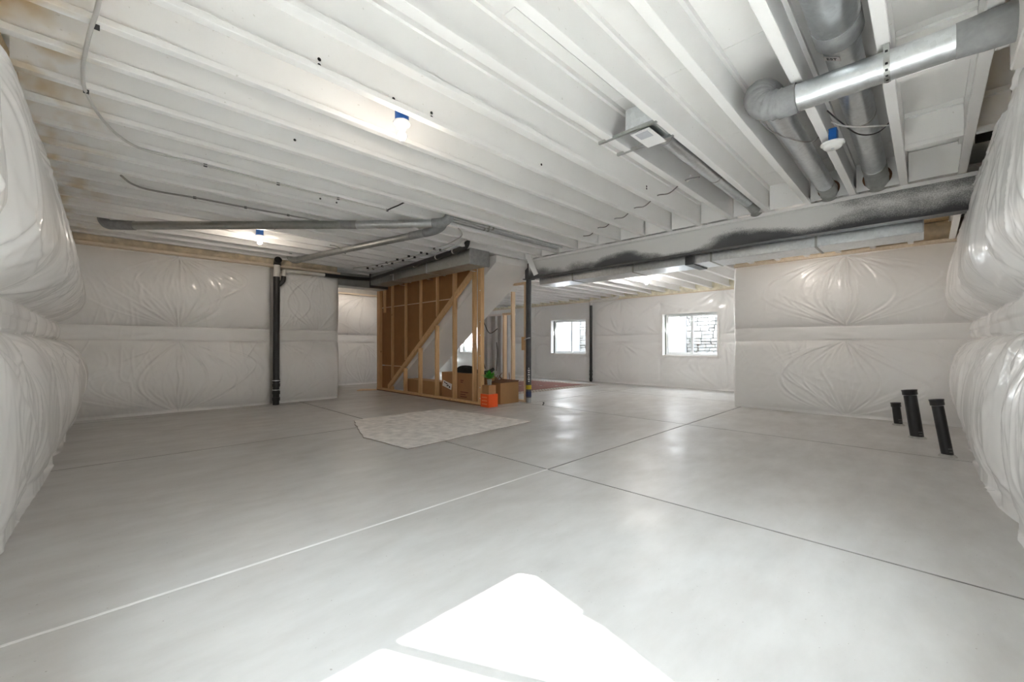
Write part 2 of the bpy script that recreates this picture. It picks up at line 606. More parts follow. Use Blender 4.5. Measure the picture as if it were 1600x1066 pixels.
def text_mesh(txt, size, mat, name, parent, loc, rot, extrude=0.0008):
    cu = bpy.data.curves.new(name, 'FONT')
    cu.body = txt
    cu.size = size
    cu.extrude = extrude
    cu.align_x = 'CENTER'; cu.align_y = 'CENTER'
    tmp = bpy.data.objects.new(name + '_tmp', cu)
    COL.objects.link(tmp)
    dg = bpy.context.evaluated_depsgraph_get()
    me = bpy.data.meshes.new_from_object(tmp.evaluated_get(dg))
    bpy.data.objects.remove(tmp)
    me.transform(Matrix.Translation(loc) @ rot.to_4x4())
    me.materials.clear()
    me.materials.append(mat)
    return link(name, me, parent)

# value noise for the blankets
def vnoise(x, y, seed):
    xi = np.floor(x).astype(np.int64); yi = np.floor(y).astype(np.int64)
    fx = x - xi; fy = y - yi
    fx = fx * fx * (3 - 2 * fx); fy = fy * fy * (3 - 2 * fy)
    def h(a, b):
        n = (a * 374761393 + b * 668265263 + seed * 982451653) & 0x7fffffff
        n = ((n ^ (n >> 13)) * 1274126177) & 0x7fffffff
        return ((n ^ (n >> 16)) & 0xffff) / 65535.0
    return (h(xi, yi) * (1 - fx) + h(xi + 1, yi) * fx) * (1 - fy) + (h(xi, yi + 1) * (1 - fx) + h(xi + 1, yi + 1) * fx) * fy

Z_J = 2.75      # underside of the joists
Z_D = 3.05      # underside of the subfloor
JY0, JS = 0.58, 0.406

# ------------------------------------------------------------------ floor: slabs with saw cuts
floor = struct(MB().box(-0.75, 11.3, -0.76, 14.9, -0.16, -0.02).build('floor', M['joint']))
gx = [-0.75, 2.85, 5.87, 8.9, 11.3]
gy = [-0.76, 2.40, 5.45, 8.5, 11.55, 14.9]
for i in range(len(gx) - 1):
    for j in range(len(gy) - 1):
        g = 0.006
        sl_ = MB().bbox(gx[i] + g, gx[i + 1] - g, gy[j] + g, gy[j + 1] - g, -0.0199, 0.0, 0.002).build('slab', M['floor'], floor)
        sl_.data.materials.append(M['joint'])
        for pg in sl_.data.polygons:
            pg.material_index = 0 if pg.normal.z > 0.9 else 1
MB().box(-0.6, 2.846, 2.391, 2.409, -0.018, 0.0012).build('joint_filler', M['filler'], floor)

# ------------------------------------------------------------------ windows and wells
def make_window(n, Mp, u0, u1, z0, z1, d0=0.05):
    """Mp(u, d, z): world point; d is the distance outwards from the inner wall face"""
    w = struct_empty('window_%d' % n, Mp((u0 + u1) / 2, d0, z0))
    def lbox(mb, ua, ub, da, db, za, zb):
        a = Mp(ua, da, za); b = Mp(ub, db, zb)
        mb.box(min(a[0], b[0]), max(a[0], b[0]), min(a[1], b[1]), max(a[1], b[1]), za, zb)
    def ring(mb, ua, ub, da, db, za, zb, t):
        lbox(mb, ua, ua + t, da, db, za, zb); lbox(mb, ub - t, ub, da, db, za, zb)
        lbox(mb, ua + t, ub - t, da, db, za, za + t); lbox(mb, ua + t, ub - t, da, db, zb - t, zb)
    f = MB(); ring(f, u0, u1, d0, d0 + 0.09, z0, z1, 0.04); f.build('window_frame', M['vinyl'], w)
    um = (u0 + u1) / 2
    for a, b, d in ((u0 + 0.035, um + 0.037, d0 + 0.05), (um - 0.037, u1 - 0.035, d0 + 0.02)):
        s = MB(); ring(s, a, b, d, d + 0.022, z0 + 0.035, z1 - 0.035, 0.038)
        so = s.build('sash', M['vinyl'], w)
        p = MB(); lbox(p, a + 0.036, b - 0.036, d + 0.009, d + 0.013, z0 + 0.071, z1 - 0.071)
        p.build('pane', M['glass'], w)
    r = MB(); ring(r, u0 - 0.045, u1 + 0.045, -0.14, d0 + 0.005, z0 - 0.045, z1 + 0.045, 0.045)
    r.build('window_return', M['drywall'], w)
    # sky portal in the opening (sampling aid only, emits nothing)
    L = bpy.data.lights.new('sky_portal', 'AREA')
    L.shape = 'RECTANGLE'; L.size = u1 - u0; L.size_y = z1 - z0
    L.cycles.is_portal = True
    po = bpy.data.objects.new('sky_portal', L)
    COL.objects.link(po)
    c = Vector(Mp(um, d0 + 0.12, (z0 + z1) / 2)); nin = Vector(Mp(um, 0, 0)) - Vector(Mp(um, 1, 0))
    po.location = c
    po.rotation_euler = nin.to_track_quat('-Z', 'Z').to_euler()
    return w

def make_well(Mp, u0, u1, depth, d_in, top, label, seed, side_hi=None, stones=True):
    """window well: stone-faced back wall, smooth side liners, gravel floor"""
    rnd = random.Random(seed)
    t = thing('window_well', label, 'window well', Mp((u0 + u1) / 2, depth, 0.5))
    def lb(ua, ub, da, db, za, zb, mb):
        a = Mp(ua, da, za); b = Mp(ub, db, zb)
        mb.box(min(a[0], b[0]), max(a[0], b[0]), min(a[1], b[1]), max(a[1], b[1]), za, zb)
    b = MB(); lb(u0 - 0.1, u1 + 0.1, depth, depth + 0.1, 0.4, top, b); b.build('back_panel', M['mortar'], t)
    for k, (ua, ub) in enumerate(((u0 - 0.08, u0), (u1, u1 + 0.08))):
        s = MB()
        if side_hi and side_hi[0] == k:
            pts = [(d_in, 0.4)] + [(depth, 0.4)] + side_hi[1][::-1]
            P = [Mp(ua, d, z) for d, z in pts]
            off = Vector(Mp(ub, 0, 0)) - Vector(Mp(ua, 0, 0))
            s.prism(P, off)
        else:
            lb(ua, ub, d_in, depth, 0.4, top, s)
        s.build('side_liner', M['well'], t)
    g = MB(); lb(u0, u1, d_in, depth, 0.4, 0.6, g); g.build('gravel_bed', M['gravel'], t)
    if stones:
        z = 0.6
        while z < top - 0.05:
            h = rnd.choice((0.10, 0.13, 0.17, 0.22)); h = min(h, top - z)
            u = u0 + 0.01
            while u < u1 - 0.04:
                w = min(rnd.uniform(0.13, 0.34), u1 - u)
                rows = [(z, z + h)] if h < 0.16 or rnd.random() < 0.55 else [(z, z + h * 0.5), (z + h * 0.5, z + h)]
                for za, zb in rows:
                    pr = rnd.uniform(0.025, 0.065)
                    a = Mp(u + 0.006, depth + 0.01, za + 0.006); c = Mp(u + w - 0.006, depth - pr, zb - 0.006)
                    m = MB()
                    m.bbox(min(a[0], c[0]), max(a[0], c[0]), min(a[1], c[1]), max(a[1], c[1]), za + 0.006, zb - 0.006, 0.011)
                    m.v = [(x + rnd.uniform(-.006, .006), y + rnd.uniform(-.006, .006), zz + rnd.uniform(-.006, .006)) for x, y, zz in m.v]
                    m.build('stone', M['stone'], t)
                u += w
            z += h
    return t

def wall_mesh(name, Mp, L0, L1, z0, z1, thick, holes, mat):
    """wall slab with rectangular openings, built from boxes around them"""
    mb = MB()
    def lb(ua, ub, za, zb):
        a = Mp(ua, 0, za); b = Mp(ub, thick, zb)
        mb.box(min(a[0], b[0]), max(a[0], b[0]), min(a[1], b[1]), max(a[1], b[1]), za, zb)
    u = L0
    for (ua, ub, za, zb) in sorted(holes):
        lb(u, ua, z0, z1)
        lb(ua, ub, z0, za); lb(ua, ub, zb, z1)
        u = ub
    lb(u, L1, z0, z1)
    return struct(mb.build(name, mat))

WZ0, WZ1 = 0.86, 1.96
fw = lambda u, d, z: (11.0 + d, u, z)          # window wall, outwards +x
fr = lambda u, d, z: (u, -0.56 - d, z)          # right wall, outwards -y
fl_ = lambda u, d, z: (-0.55 - d, u, z)        # left wall, outwards -x
W1 = (3.69, 5.09); W2 = (7.60, 9.0); W3 = (12.55, 13.95)
W4 = (1.05, 2.55); W_ADDED = (0.55, 2.05)  # left-wall opening is unseen, added to let in extra sky light
make_window(1, fw, *W1, WZ0, WZ1); make_window(2, fw, *W2, WZ0, WZ1); make_window(3, fw, *W3, WZ0, WZ1)
make_window(4, fr, *W4, WZ0, WZ1); make_window(5, fl_, *W_ADDED, WZ0, WZ1)
make_well(fw, W1[0] - 0.05, W1[1] + 0.05, 1.6, 0.2, 2.8, 'stone-faced window well outside the right-hand far window', 3)
make_well(fw, W2[0] - 0.05, W2[1] + 0.05, 1.6, 0.2, 2.8, 'stone-faced window well outside the far window left of the thin black pipe', 4)
make_well(fw, W3[0] - 0.05, W3[1] + 0.05, 1.6, 0.2, 2.4, 'window well outside the small window seen through the stud wall', 5)
# the well by the camera: its higher side liner, stepped on top, trims the sun patch
make_well(fr, W4[0] - 0.10, W4[1] + 0.10, 1.7, 0.2, 2.2, 'window well outside the near right window beside the camera', 6,
          side_hi=(1, [(0.2, 2.06), (0.356, 2.10), (0.90, 2.235), (0.90, 2.27), (1.02, 2.27), (1.46, 2.395), (1.7, 2.46)]), stones=False)
make_well(fl_, W_ADDED[0] - 0.10, W_ADDED[1] + 0.10, 1.4, 0.2, 1.9, 'window well outside the added unseen left window beside the camera', 7, stones=False)

# ------------------------------------------------------------------ walls
wall_left = wall_mesh('wall_left', fl_, -0.76, 9.1, -0.16, 3.1, 0.2, [(*W_ADDED, WZ0, WZ1)], M['concrete_wall'])
wall_right = wall_mesh('wall_right', fr, -0.75, 8.6, -0.16, 3.1, 0.2, [(*W4, WZ0, WZ1)], M['concrete_wall'])
wall_window = wall_mesh('wall_window', fw, 2.3, 14.9, -0.16, 3.1, 0.2, [(*W1, WZ0, WZ1), (*W2, WZ0, WZ1), (*W3, WZ0, WZ1)], M['concrete_wall'])
wall_back = struct(MB().box(-0.75, 3.62, 8.92, 9.1, -0.16, 3.1).build('wall_back', M['concrete_wall']))
wall_return = struct(MB().box(3.44, 3.62, 9.1, 11.8, -0.16, 3.1).build('wall_return', M['concrete_wall']))
wall_recess = struct(MB().box(3.44, 7.2, 11.68, 11.86, -0.16, 3.1).build('wall_recess', M['concrete_wall']))
struct(MB().box(7.02, 7.2, 11.86, 14.9, -0.16, 3.1).build('wall_inner', M['drywall']))
struct(MB().box(7.2, 11.2, 14.7, 14.9, -0.16, 3.1).build('wall_far', M['drywall']))
wall_bay = struct(MB().box(8.38, 8.58, -0.76, 2.48, -0.16, 3.1).build('wall_bay', M['concrete_wall']))
struct(MB().box(8.58, 11.2, 2.28, 2.48, -0.16, 3.1).build('wall_side', M['drywall']))

def blanket(parent, P0, U, N, L, H, D0, pins, panel_seams, res=0.018, seed=1, holes=(), ends=(0.14, 0.14), vband=(1.19, 1.42), base=0.05, foot=0.45, nr=16, amp=0.011, star=1.0, grow=None, sag=False, drape=False, fw=1.0, crk=1.0):
    P0 = Vector(P0); U = Vector(U); N = Vector(N)
    rng = np.random.default_rng(seed)
    nu = max(2, int(L / res)) + 1; nv = max(2, int(H / res)) + 1
    u = np.linspace(0, L, nu); v = np.linspace(0, H, nv)
    UU, VV = np.meshgrid(u, v, indexing='ij')
    v1, v2 = vband
    lo = np.clip(VV / v1, 0, 1); hi = np.clip((VV - v2) / (H - v2), 0, 1)
    plo = np.maximum(0, 4 * lo * (1 - lo)) ** 0.42
    plo = np.where(lo < 0.5, np.maximum(plo, foot), plo)
    phi = np.maximum(0, 4 * hi * (1 - hi)) ** 0.42
    if sag:
        phi = np.where(hi < 0.30, np.sin(np.pi / 2 * np.clip(hi / 0.30, 0, 1)) ** 0.6, 1 - 0.42 * ((hi - 0.30) / 0.70) ** 1.5)
    else:
        phi = np.where(hi > 0.6, np.maximum(phi, 0.30), phi)
    band = (VV >= v1) & (VV <= v2)
    tb = np.clip((VV - v1) / (v2 - v1), 0, 1)
    pb = 0.16 + 0.10 * np.sin(np.pi * tb) ** 0.5 + 0.03 * np.sin(UU * 9 + 6 * vnoise(UU * 2, VV * 9, seed + 5))
    prof = np.where(band, pb, np.maximum(np.where(VV < v1, plo, phi), 0.16))
    # fullness along the run: panels pinched at seams and ends
    full = np.ones_like(UU)
    for s in panel_seams:
        x = np.abs(UU - s)
        full *= 0.42 + 0.58 * np.clip(x / 0.34, 0, 1) ** 0.5
    for e, w in ((UU, ends[0]), (L - UU, ends[1])):
        if w > 0:
            full *= np.sqrt(np.clip(1 - (1 - np.clip(e / w, 0, 1)) ** 2, 0, 1))
    if grow:
        full *= np.where(VV < 1.3, np.interp(UU, grow[0], grow[1]), np.interp(UU, grow[0], grow[2]))
    full *= 0.88 + 0.24 * vnoise(UU * 0.9 + 3, VV * 1.1, seed)
    D = base + D0 * prof * full
    # radial gathers at the pins
    for (pu, rows) in pins:
        for pv, sgn in rows:
            du = UU - pu; dv = (VV - pv) * sgn
            rho = np.hypot(du, dv) + 1e-6
            m = dv > -0.02
            D -= np.where(m, D0 * 0.36 * np.exp(-(du / 0.20) ** 2 - (dv / 0.26) ** 2) * star, 0)
    # slack folds bowing out from pin to pin like field lines
    for (pu, rows) in pins:
        if len(rows) == 4:
            spans = ((0.0, v1, 1.0), (v2, H, 1.0))
        else:
            spans = tuple(((pv, v1 if pv < v1 else H, 0.6) if sg > 0 else (0.0 if pv <= v1 else v2, pv, 0.6)) for pv, sg in rows)
        for va, vb, st in spans:
            i0 = max(0, int((pu - 1.35) / L * (nu - 1))); i1 = min(nu, int((pu + 1.35) / L * (nu - 1)) + 1)
            j0 = max(0, int(va / H * (nv - 1))); j1 = min(nv, int(vb / H * (nv - 1)) + 1)
            if i1 - i0 < 2 or j1 - j0 < 2:
                continue
            u_ = UU[i0:i1, j0:j1] - pu; t_ = np.clip((VV[i0:i1, j0:j1] - va) / (vb - va), 0, 1)
            add = np.zeros_like(u_)
            hgt = vb - va
            for k in range(nr):
                c = rng.choice((-1, 1)) * (0.02 + 1.25 * rng.random() ** 1.25)
                pw = rng.uniform(0.72, 1.15)
                sk = rng.normal(0, 0.10)
                tt = np.clip(t_ + sk * np.sin(np.pi * t_), 0, 1)
                g = np.sin(np.pi * tt) ** pw
                wob = 0.018 * np.sin(t_ * rng.uniform(5, 14) + rng.uniform(0, 6.3)) * np.sin(np.pi * t_)
                dist = u_ - c * g - wob
                slope = c * pw * np.pi * np.cos(np.pi * tt) / np.maximum(0.12, np.sin(np.pi * tt)) ** (1 - pw) / hgt
                dist = dist / np.sqrt(1 + slope ** 2)
                mode = rng.random()
                if mode < 0.44:
                    env = np.exp(-(t_ / rng.uniform(0.15, 0.5)) ** 2)
                elif mode < 0.90:
                    env = np.exp(-((1 - t_) / rng.uniform(0.18, 0.45)) ** 2)
                else:
                    env = np.ones_like(t_)
                wd = fw * (0.006 + 0.010 * g * rng.uniform(0.6, 1.8))
                am = amp * st * rng.uniform(0.35, 1.15) / (1 + 0.5 * abs(c)) * env * np.clip(np.minimum(t_, 1 - t_) / 0.035, 0, 1)
                add += am * (np.exp(-(dist / wd) ** 2) - 0.45 * np.exp(-((dist - 1.9 * wd) / (1.3 * wd)) ** 2))
            if va == 0.0:
                add *= 1 - 0.75 * np.exp(-(VV[i0:i1, j0:j1] / 0.16) ** 2)
            D[i0:i1, j0:j1] += add
    # crinkles and long slack folds
    wx = UU + 0.25 * vnoise(UU * 1.7, VV * 1.7, seed + 21)
    cr = np.abs(vnoise(wx * 7, VV * 4.5, seed + 31) - 0.5) * 2
    cr2 = np.abs(vnoise(wx * 15 + VV * 4, VV * 9 - wx * 3, seed + 41) - 0.5) * 2
    msk = np.clip(vnoise(UU * 1.3, VV * 1.6, seed + 51) * 2 - 0.5, 0, 1)
    D += crk * (1 - band * 0.6) * (0.006 * (1 - cr) ** 4 * msk + 0.0022 * (1 - cr2) ** 2)
    fold = np.clip(0.35 + 1.1 * vnoise(UU * 6 + 2, VV * 5, seed + 61), 0, 1.2)
    if drape:
        wu = UU + 0.10 * np.sin(VV * 2.3 + 3 * vnoise(UU * 1.1, VV * 0.8, seed + 71)) + 0.12 * vnoise(UU * 2, VV * 1.5, seed + 72)
        r1 = (1 - np.abs(2 * vnoise(wu * 6, VV * 0.55, seed + 73) - 1)) ** 6
        r2 = (1 - np.abs(2 * vnoise(wu * 19, VV * 1.3, seed + 74) - 1)) ** 5
        D += (1 - band * 0.7) * (0.014 * r1 + 0.003 * r2) * np.clip(vnoise(UU * 1.5, VV * 1.1, seed + 75) * 2.2 - 0.5, 0, 1)
    # short creases running off the band
    for k in range(int(L * 9)):
        cu = rng.uniform(0, L); sgn = rng.choice((-1, 1)); b0 = v2 if sgn > 0 else v1
        ln = rng.uniform(0.1, 0.4); sl = rng.normal(0, 0.35); w = rng.uniform(0.008, 0.018)
        dv = (VV - b0) * sgn
        s_ = (UU - cu) - sl * dv
        D += np.where(dv > 0, 0.007 * np.exp(-(s_ / w) ** 2) * np.exp(-(dv / ln) ** 2), 0)
    dz = np.zeros_like(D)
    for (ha, hb, za, zb) in holes:
        ex = np.maximum(np.maximum(ha - UU, UU - hb), np.maximum(za - VV, VV - zb))
        k = np.clip(ex / 0.16, 0, 1) ** 0.7
        D = D * k + (1 - k) * 0.10
        D += 0.010 * np.exp(-(ex / 0.10) ** 2) * np.sin(28 * (UU + VV) + 5 * vnoise(UU * 4, VV * 4, seed + 9))
    D = np.maximum(D, 0.012)
    # vertices
    X = P0.x + U.x * UU + N.x * D; Y = P0.y + U.y * UU + N.y * D; Z = VV + P0.z
    keep = np.ones((nu - 1, nv - 1), bool)
    uc = (u[:-1] + u[1:]) / 2; vc = (v[:-1] + v[1:]) / 2
    for (ha, hb, za, zb) in holes:
        keep &= ~(((uc > ha) & (uc < hb))[:, None] & ((vc > za) & (vc < zb))[None, :])
    cuts = [0] + [int(round(s / L * (nu - 1))) for s in panel_seams] + [nu - 1]
    jb0 = int(round(v1 / H * (nv - 1))); jb1 = int(round(v2 / H * (nv - 1)))
    flip = U.cross(Vector((0, 0, 1))).dot(N) < 0
    for (ja, jb, nm) in ((0, jb0, 'insulation_blanket'), (jb0, jb1, 'seam_band'), (jb1, nv - 1, 'insulation_blanket')):
        for a, b in zip(cuts[:-1], cuts[1:]):
            if b - a < 1 or jb - ja < 1:
                continue
            xs = X[a:b + 1, ja:jb + 1]; ys = Y[a:b + 1, ja:jb + 1]; zs = Z[a:b + 1, ja:jb + 1]
            n1, n2 = xs.shape
            co = np.stack([xs, ys, zs], -1).reshape(-1, 3)
            ii, jj = np.meshgrid(np.arange(n1 - 1), np.arange(n2 - 1), indexing='ij')
            kk = keep[a:b, ja:jb]
            ii = ii[kk]; jj = jj[kk]
            if len(ii) == 0:
                continue
            q = np.stack([ii * n2 + jj, (ii + 1) * n2 + jj, (ii + 1) * n2 + jj + 1, ii * n2 + jj + 1], -1)
            if flip:
                q = q[:, ::-1]
            me = bpy.data.meshes.new(nm)
            me.vertices.add(len(co)); me.vertices.foreach_set('co', co.ravel())
            me.loops.add(q.size); me.loops.foreach_set('vertex_index', q.ravel())
            me.polygons.add(len(q)); me.polygons.foreach_set('loop_start', np.arange(0, q.size, 4)); me.polygons.foreach_set('loop_total', np.full(len(q), 4))
            me.polygons.foreach_set('use_smooth', np.ones(len(q), bool))
            me.materials.append(M['blanket'])
            me.update(); me.validate()
            link(nm, me, parent)

rows_all = lambda H: [(0.02, 1), (1.19, -1), (1.42, 1), (H - 0.02, -1)]
# near left wall (runs along +y)
H = 2.62
blanket(wall_left, (-0.55, -0.50, 0), (0, 1, 0), (1, 0, 0), 9.40, H, 0.30, [(u, rows_all(H)) for u in (0.4, 1.5, 2.6, 3.6, 4.8, 5.9, 7.1, 8.3)], [3.6, 6.55], seed=2, res=0.012,
        holes=[(W_ADDED[0] + 0.50, W_ADDED[1] + 0.50, WZ0, WZ1)], ends=(0.1, 0.25), base=0.09, amp=0.012, nr=20, fw=2.2, crk=0.35, drape=True, grow=([0, 3.4, 5.5, 6.6, 7.5], [0.35, 0.48, 0.85, 1.05, 1.15], [0.5, 0.72, 1.0, 1.1, 1.15]), sag=True, foot=0.62)
# near right wall (runs along +x)
blanket(wall_right, (-0.48, -0.56, 0), (1, 0, 0), (0, 1, 0), 8.84, H, 0.26, [(u, rows_all(H)) for u in (0.5, 1.7, 2.9, 4.0, 5.1, 6.2, 7.3, 8.3)], [4.5, 6.7], seed=3, res=0.012,
        holes=[(W4[0] + 0.48, W4[1] + 0.48, WZ0, WZ1)], ends=(0.1, 0.25), base=0.09, amp=0.012, nr=20, fw=2.2, crk=0.35, drape=True, grow=([0, 3.4, 5.0, 6.4, 7.5], [0.35, 0.45, 0.8, 1.0, 1.0], [0.5, 0.75, 1.0, 1.1, 1.1]), sag=True, foot=0.62)
# back wall left of and right of the drain stack
H = 2.60
blanket(wall_back, (-0.42, 8.92, 0), (1, 0, 0), (0, -1, 0), 2.77, H, 0.18, [(1.40, rows_all(H))], [], seed=5, base=0.03, ends=(0.0, 0.12), nr=72, amp=0.0125, res=0.010)
blanket(wall_back, (2.41, 8.92, 0), (1, 0, 0), (0, -1, 0), 1.23, 2.56, 0.18, [(0.06, [(2.5, -1), (1.19, -1)]), (0.81, [(1.40, 1), (1.2, -1)])], [], seed=6, base=0.03, ends=(0.10, 0.16), nr=34, amp=0.014, res=0.010)
# recess
blanket(wall_recess, (3.62, 11.68, 0), (1, 0, 0), (0, -1, 0), 3.5, 2.56, 0.12, [(1.9, rows_all(2.56))], [], seed=8, base=0.03, ends=(0.05, 0.1), amp=0.014, nr=34, res=0.014)
# bay wall with the drain stubs in front
H = 2.53
blanket(wall_bay, (8.38, -0.50, 0), (0, 1, 0), (-1, 0, 0), 3.02, H, 0.14, [(1.41, rows_all(H))], [], seed=9, base=0.04, ends=(0.0, 0.05), nr=72, amp=0.0125, res=0.010)
# window wall
H = 2.48
blanket(wall_window, (11.0, 2.5, 0), (0, 1, 0), (-1, 0, 0), 12.2, H, 0.09,
        [(u, rows_all(H)) for u in (1.05, 3.88)] + [(2.70, [(2.3, -1)]), (6.9, [(0.02, 1), (2.4, -1)])], [2.68, 4.86, 7.3, 9.6], res=0.024, seed=12,
        holes=[(a - 2.5, b - 2.5, WZ0, WZ1) for a, b in (W1, W2, W3)], base=0.03, ends=(0.02, 0.05), nr=34, amp=0.016, fw=2.0)

# foam and sill lumber along the wall tops
def foam_strip(parent, P0, U, N, L, z0, z1, depth, mat, seed, res=0.05):
    nu = int(L / res) + 1; nv = max(4, int((z1 - z0) / 0.035)) + 1
    vs, fs = [], []
    P0 = Vector(P0); U = Vector(U); N = Vector(N)
    for i in range(nu):
        for j in range(nv):
            a = i / (nu - 1) * L; b = j / (nv - 1)
            n1 = float(vnoise(np.array([a * 3.1]), np.array([b * 2.0]), seed)[0]); n2 = float(vnoise(np.array([a * 9.0]), np.array([b * 5.0]), seed + 3)[0])
            d = depth * (0.35 + 0.9 * n1 + 0.4 * n2) * math.sin(math.pi * (0.12 + 0.80 * b)) ** 0.7
            vs.append(P0 + U * a + N * d + Vector((0, 0, z0 + (z1 - z0) * b + 0.03 * (n1 - 0.5))))
    for i in range(nu - 1):
        for j in range(nv - 1):
            k = i * nv + j
            fs.append((k, k + nv, k + nv + 1, k + 1))
    mb = MB(); mb._add(vs, fs, True)
    return mb.build('spray_foam', mat, parent)

MB().box(-0.42, 3.62, 8.70, 8.93, 2.60, 2.64).build('sill_plate', M['plate'], wall_back)
foam_strip(wall_back, (-0.4, 8.90, 0), (1, 0, 0), (0, -1, 0), 4.0, 2.63, 2.98, 0.10, M['foam_tan'], 5)
MB().box(8.20, 8.39, -0.5, 2.50, 2.53, 2.57).build('sill_plate', M['plate'], wall_bay)
foam_strip(wall_bay, (8.36, -0.4, 0), (0, 1, 0), (-1, 0, 0), 2.9, 2.55, 2.84, 0.10, M['foam_tan'], 6)
MB().box(10.90, 11.0, 2.5, 14.7, 2.48, 2.505).build('sill_plate', M['plate'], wall_window)
foam_strip(wall_window, (10.98, 2.5, 0), (0, 1, 0), (-1, 0, 0), 12.2, 2.49, 2.84, 0.10, M['foam'], 7)
foam_strip(wall_left, (-0.44, -0.4, 0), (0, 1, 0), (1, 0, 0), 9.2, 2.64, 3.04, 0.06, M['osb'], 8)
MB().box(3.6, 7.1, 11.5, 11.68, 2.56, 2.60).build('sill_plate', M['plate'], wall_recess)

# ------------------------------------------------------------------ ceiling
ceiling = struct(MB().box(-0.76, 11.25, -0.78, 14.92, 3.075, 3.2).build('ceiling', M['concrete_wall']))
x = -0.74
while x < 11.2:
    y = -0.76 - (0.6 if int(round((x + 0.74) / 1.22)) % 2 else 0)
    while y < 14.9:
        y1 = min(y + 2.44, 14.9); x1 = min(x + 1.22, 11.2)
        MB().box(x + 0.002, x1 - 0.002, max(y, -0.76) + 0.002, y1 - 0.002, Z_D, 3.07).build('deck_panel', M['paint'], ceiling)
        y += 2.44
    x += 1.22

def joist_mesh(L, mat):
    mb = MB()
    mb.bbox(0, L, -0.030, 0.030, 0, 0.038, 0.003)
    mb.box(0, L, -0.0055, 0.0055, 0.038, 0.262)
    mb.box(0, L, -0.030, 0.030, 0.262, 0.2995)
    return mb.mesh('joist', mat)
_jm = {}
def joist(x0, x1, y, z=Z_J):
    k = round(x1 - x0, 3)
    if k not in _jm:
        _jm[k] = joist_mesh(k, M['paint'])
    o = link('joist', _jm[k], ceiling)
    o.location = (x0, y, z)
    return o

NJ = 35
Z_F = 2.555     # the joists beyond the beam hang lower
x = 6.04
while x < 10.9:
    y = -0.50
    while y < 14.6:
        x1 = min(x + 1.22, 10.98); y1 = min(y + 2.44, 14.7)
        if not (x > 8.5 and y1 < 2.6):
            MB().box(x + 0.002, x1 - 0.002, y + 0.002, y1 - 0.002, Z_F + 0.30, Z_F + 0.32).build('deck_panel', M['paint'], ceiling)
        y += 2.44
    x += 1.22
for k in range(-2, 0):
    ya = JY0 + JS * k + 0.032; yb = ya + JS - 0.064
    MB().box(6.3, 8.3, ya, yb, Z_F + 0.285, Z_F + 0.298).build('bare_panel', M['osb'], ceiling)
for k in range(-2, NJ):
    y = JY0 + JS * k
    if y < 5.5:
        joist(-0.36, 5.86, y)
        joist(6.04, 8.36 if y < 2.5 else 10.92, y, Z_F)
    else:
        if y < 8.9:
            joist(-0.36, 4.95, y); joist(6.04, 10.92, y, Z_F)
        elif y < 11.6:
            joist(3.64, 4.95 if y < 9.6 else 6.0, y)
            joist(6.04, 10.92, y, Z_F)
        elif y < 14.6:
            joist(7.22, 10.92, y, Z_F)

for (hx, hk, hz) in ((0.955, 5, 2.80), (0.955, 5, 2.835), (1.76, 5, 2.80), (1.76, 5, 2.83), (1.86, 11, 2.83), (2.05, 11, 2.83), (4.30, 4, 2.84), (4.30, 4, 2.865), (1.45, 5, 2.805), (3.0, 5, 2.83), (1.2, 8, 2.86)):
    MB().lathe([(0.011, 0.0), (0.011, 0.002), (0.004, 0.0025)], (hx, JY0 + JS * hk - 0.0055, hz), (0, -1, 0), 10).build('web_hole', M['dark'], ceiling)
# blocking between the joists over the steel beam, two of them bored for ducts
bored = {-1: (0.378, 2.872, 0.119), 0: (0.785, 2.857, 0.102), 2: (1.52, 2.83, 0.077)}
for k in range(-2, 12):
    ya = JY0 + JS * k + 0.012; yb = JY0 + JS * (k + 1) - 0.035
    if k in bored:
        cyy, czz, r = bored[k]
        MB().holed_plate(5.78, ya, yb, 2.752, 3.045, cyy, czz, r, 0.025).build('blocking', M['paint'], ceiling)
        MB().holed_plate(5.806, cyy - r - 0.02, cyy + r + 0.02, 2.7525, 3.044, cyy, czz + 0.006, r - 0.022, 0.01).build('hole_edge', M['card_dark'], ceiling)
    else:
        MB().box(5.78, 5.805, ya, yb, 2.752, 3.045).build('blocking', M['paint'], ceiling)
# I-joist cross blocks in the bay beside the right wall
def cross_block(x, ya, yb, web_b=None):
    mb = MB()
    mb.bbox(x - 0.028, x + 0.028, ya, yb, 2.751, 2.789, 0.003)
    mb.box(x + 0.006, x + 0.016, ya, web_b if web_b else yb, 2.789, 3.012)
    mb.box(x - 0.028, x + 0.028, ya, yb, 3.012, 3.049)
    mb.build('blocking', M['paint'], ceiling)
for xb in (3.53, 4.83):
    ya = JY0 - 2 * JS + 0.033; yb = JY0 - JS - 0.033
    cross_block(xb, ya + 0.0, yb)
    cross_block(xb, -0.44, JY0 - 2 * JS - 0.033)
# bare rim board, and a black box painting the shade of an opening past the last joist
MB().box(2.6, 6.2, -0.497, -0.47, 2.63, 3.045).build('rim_board', M['osb'], wall_right)
MB().box(4.90, 5.62, -0.465, -0.30, 2.93, 3.04).build('painted_gap_shade', M['dark'], ceiling)

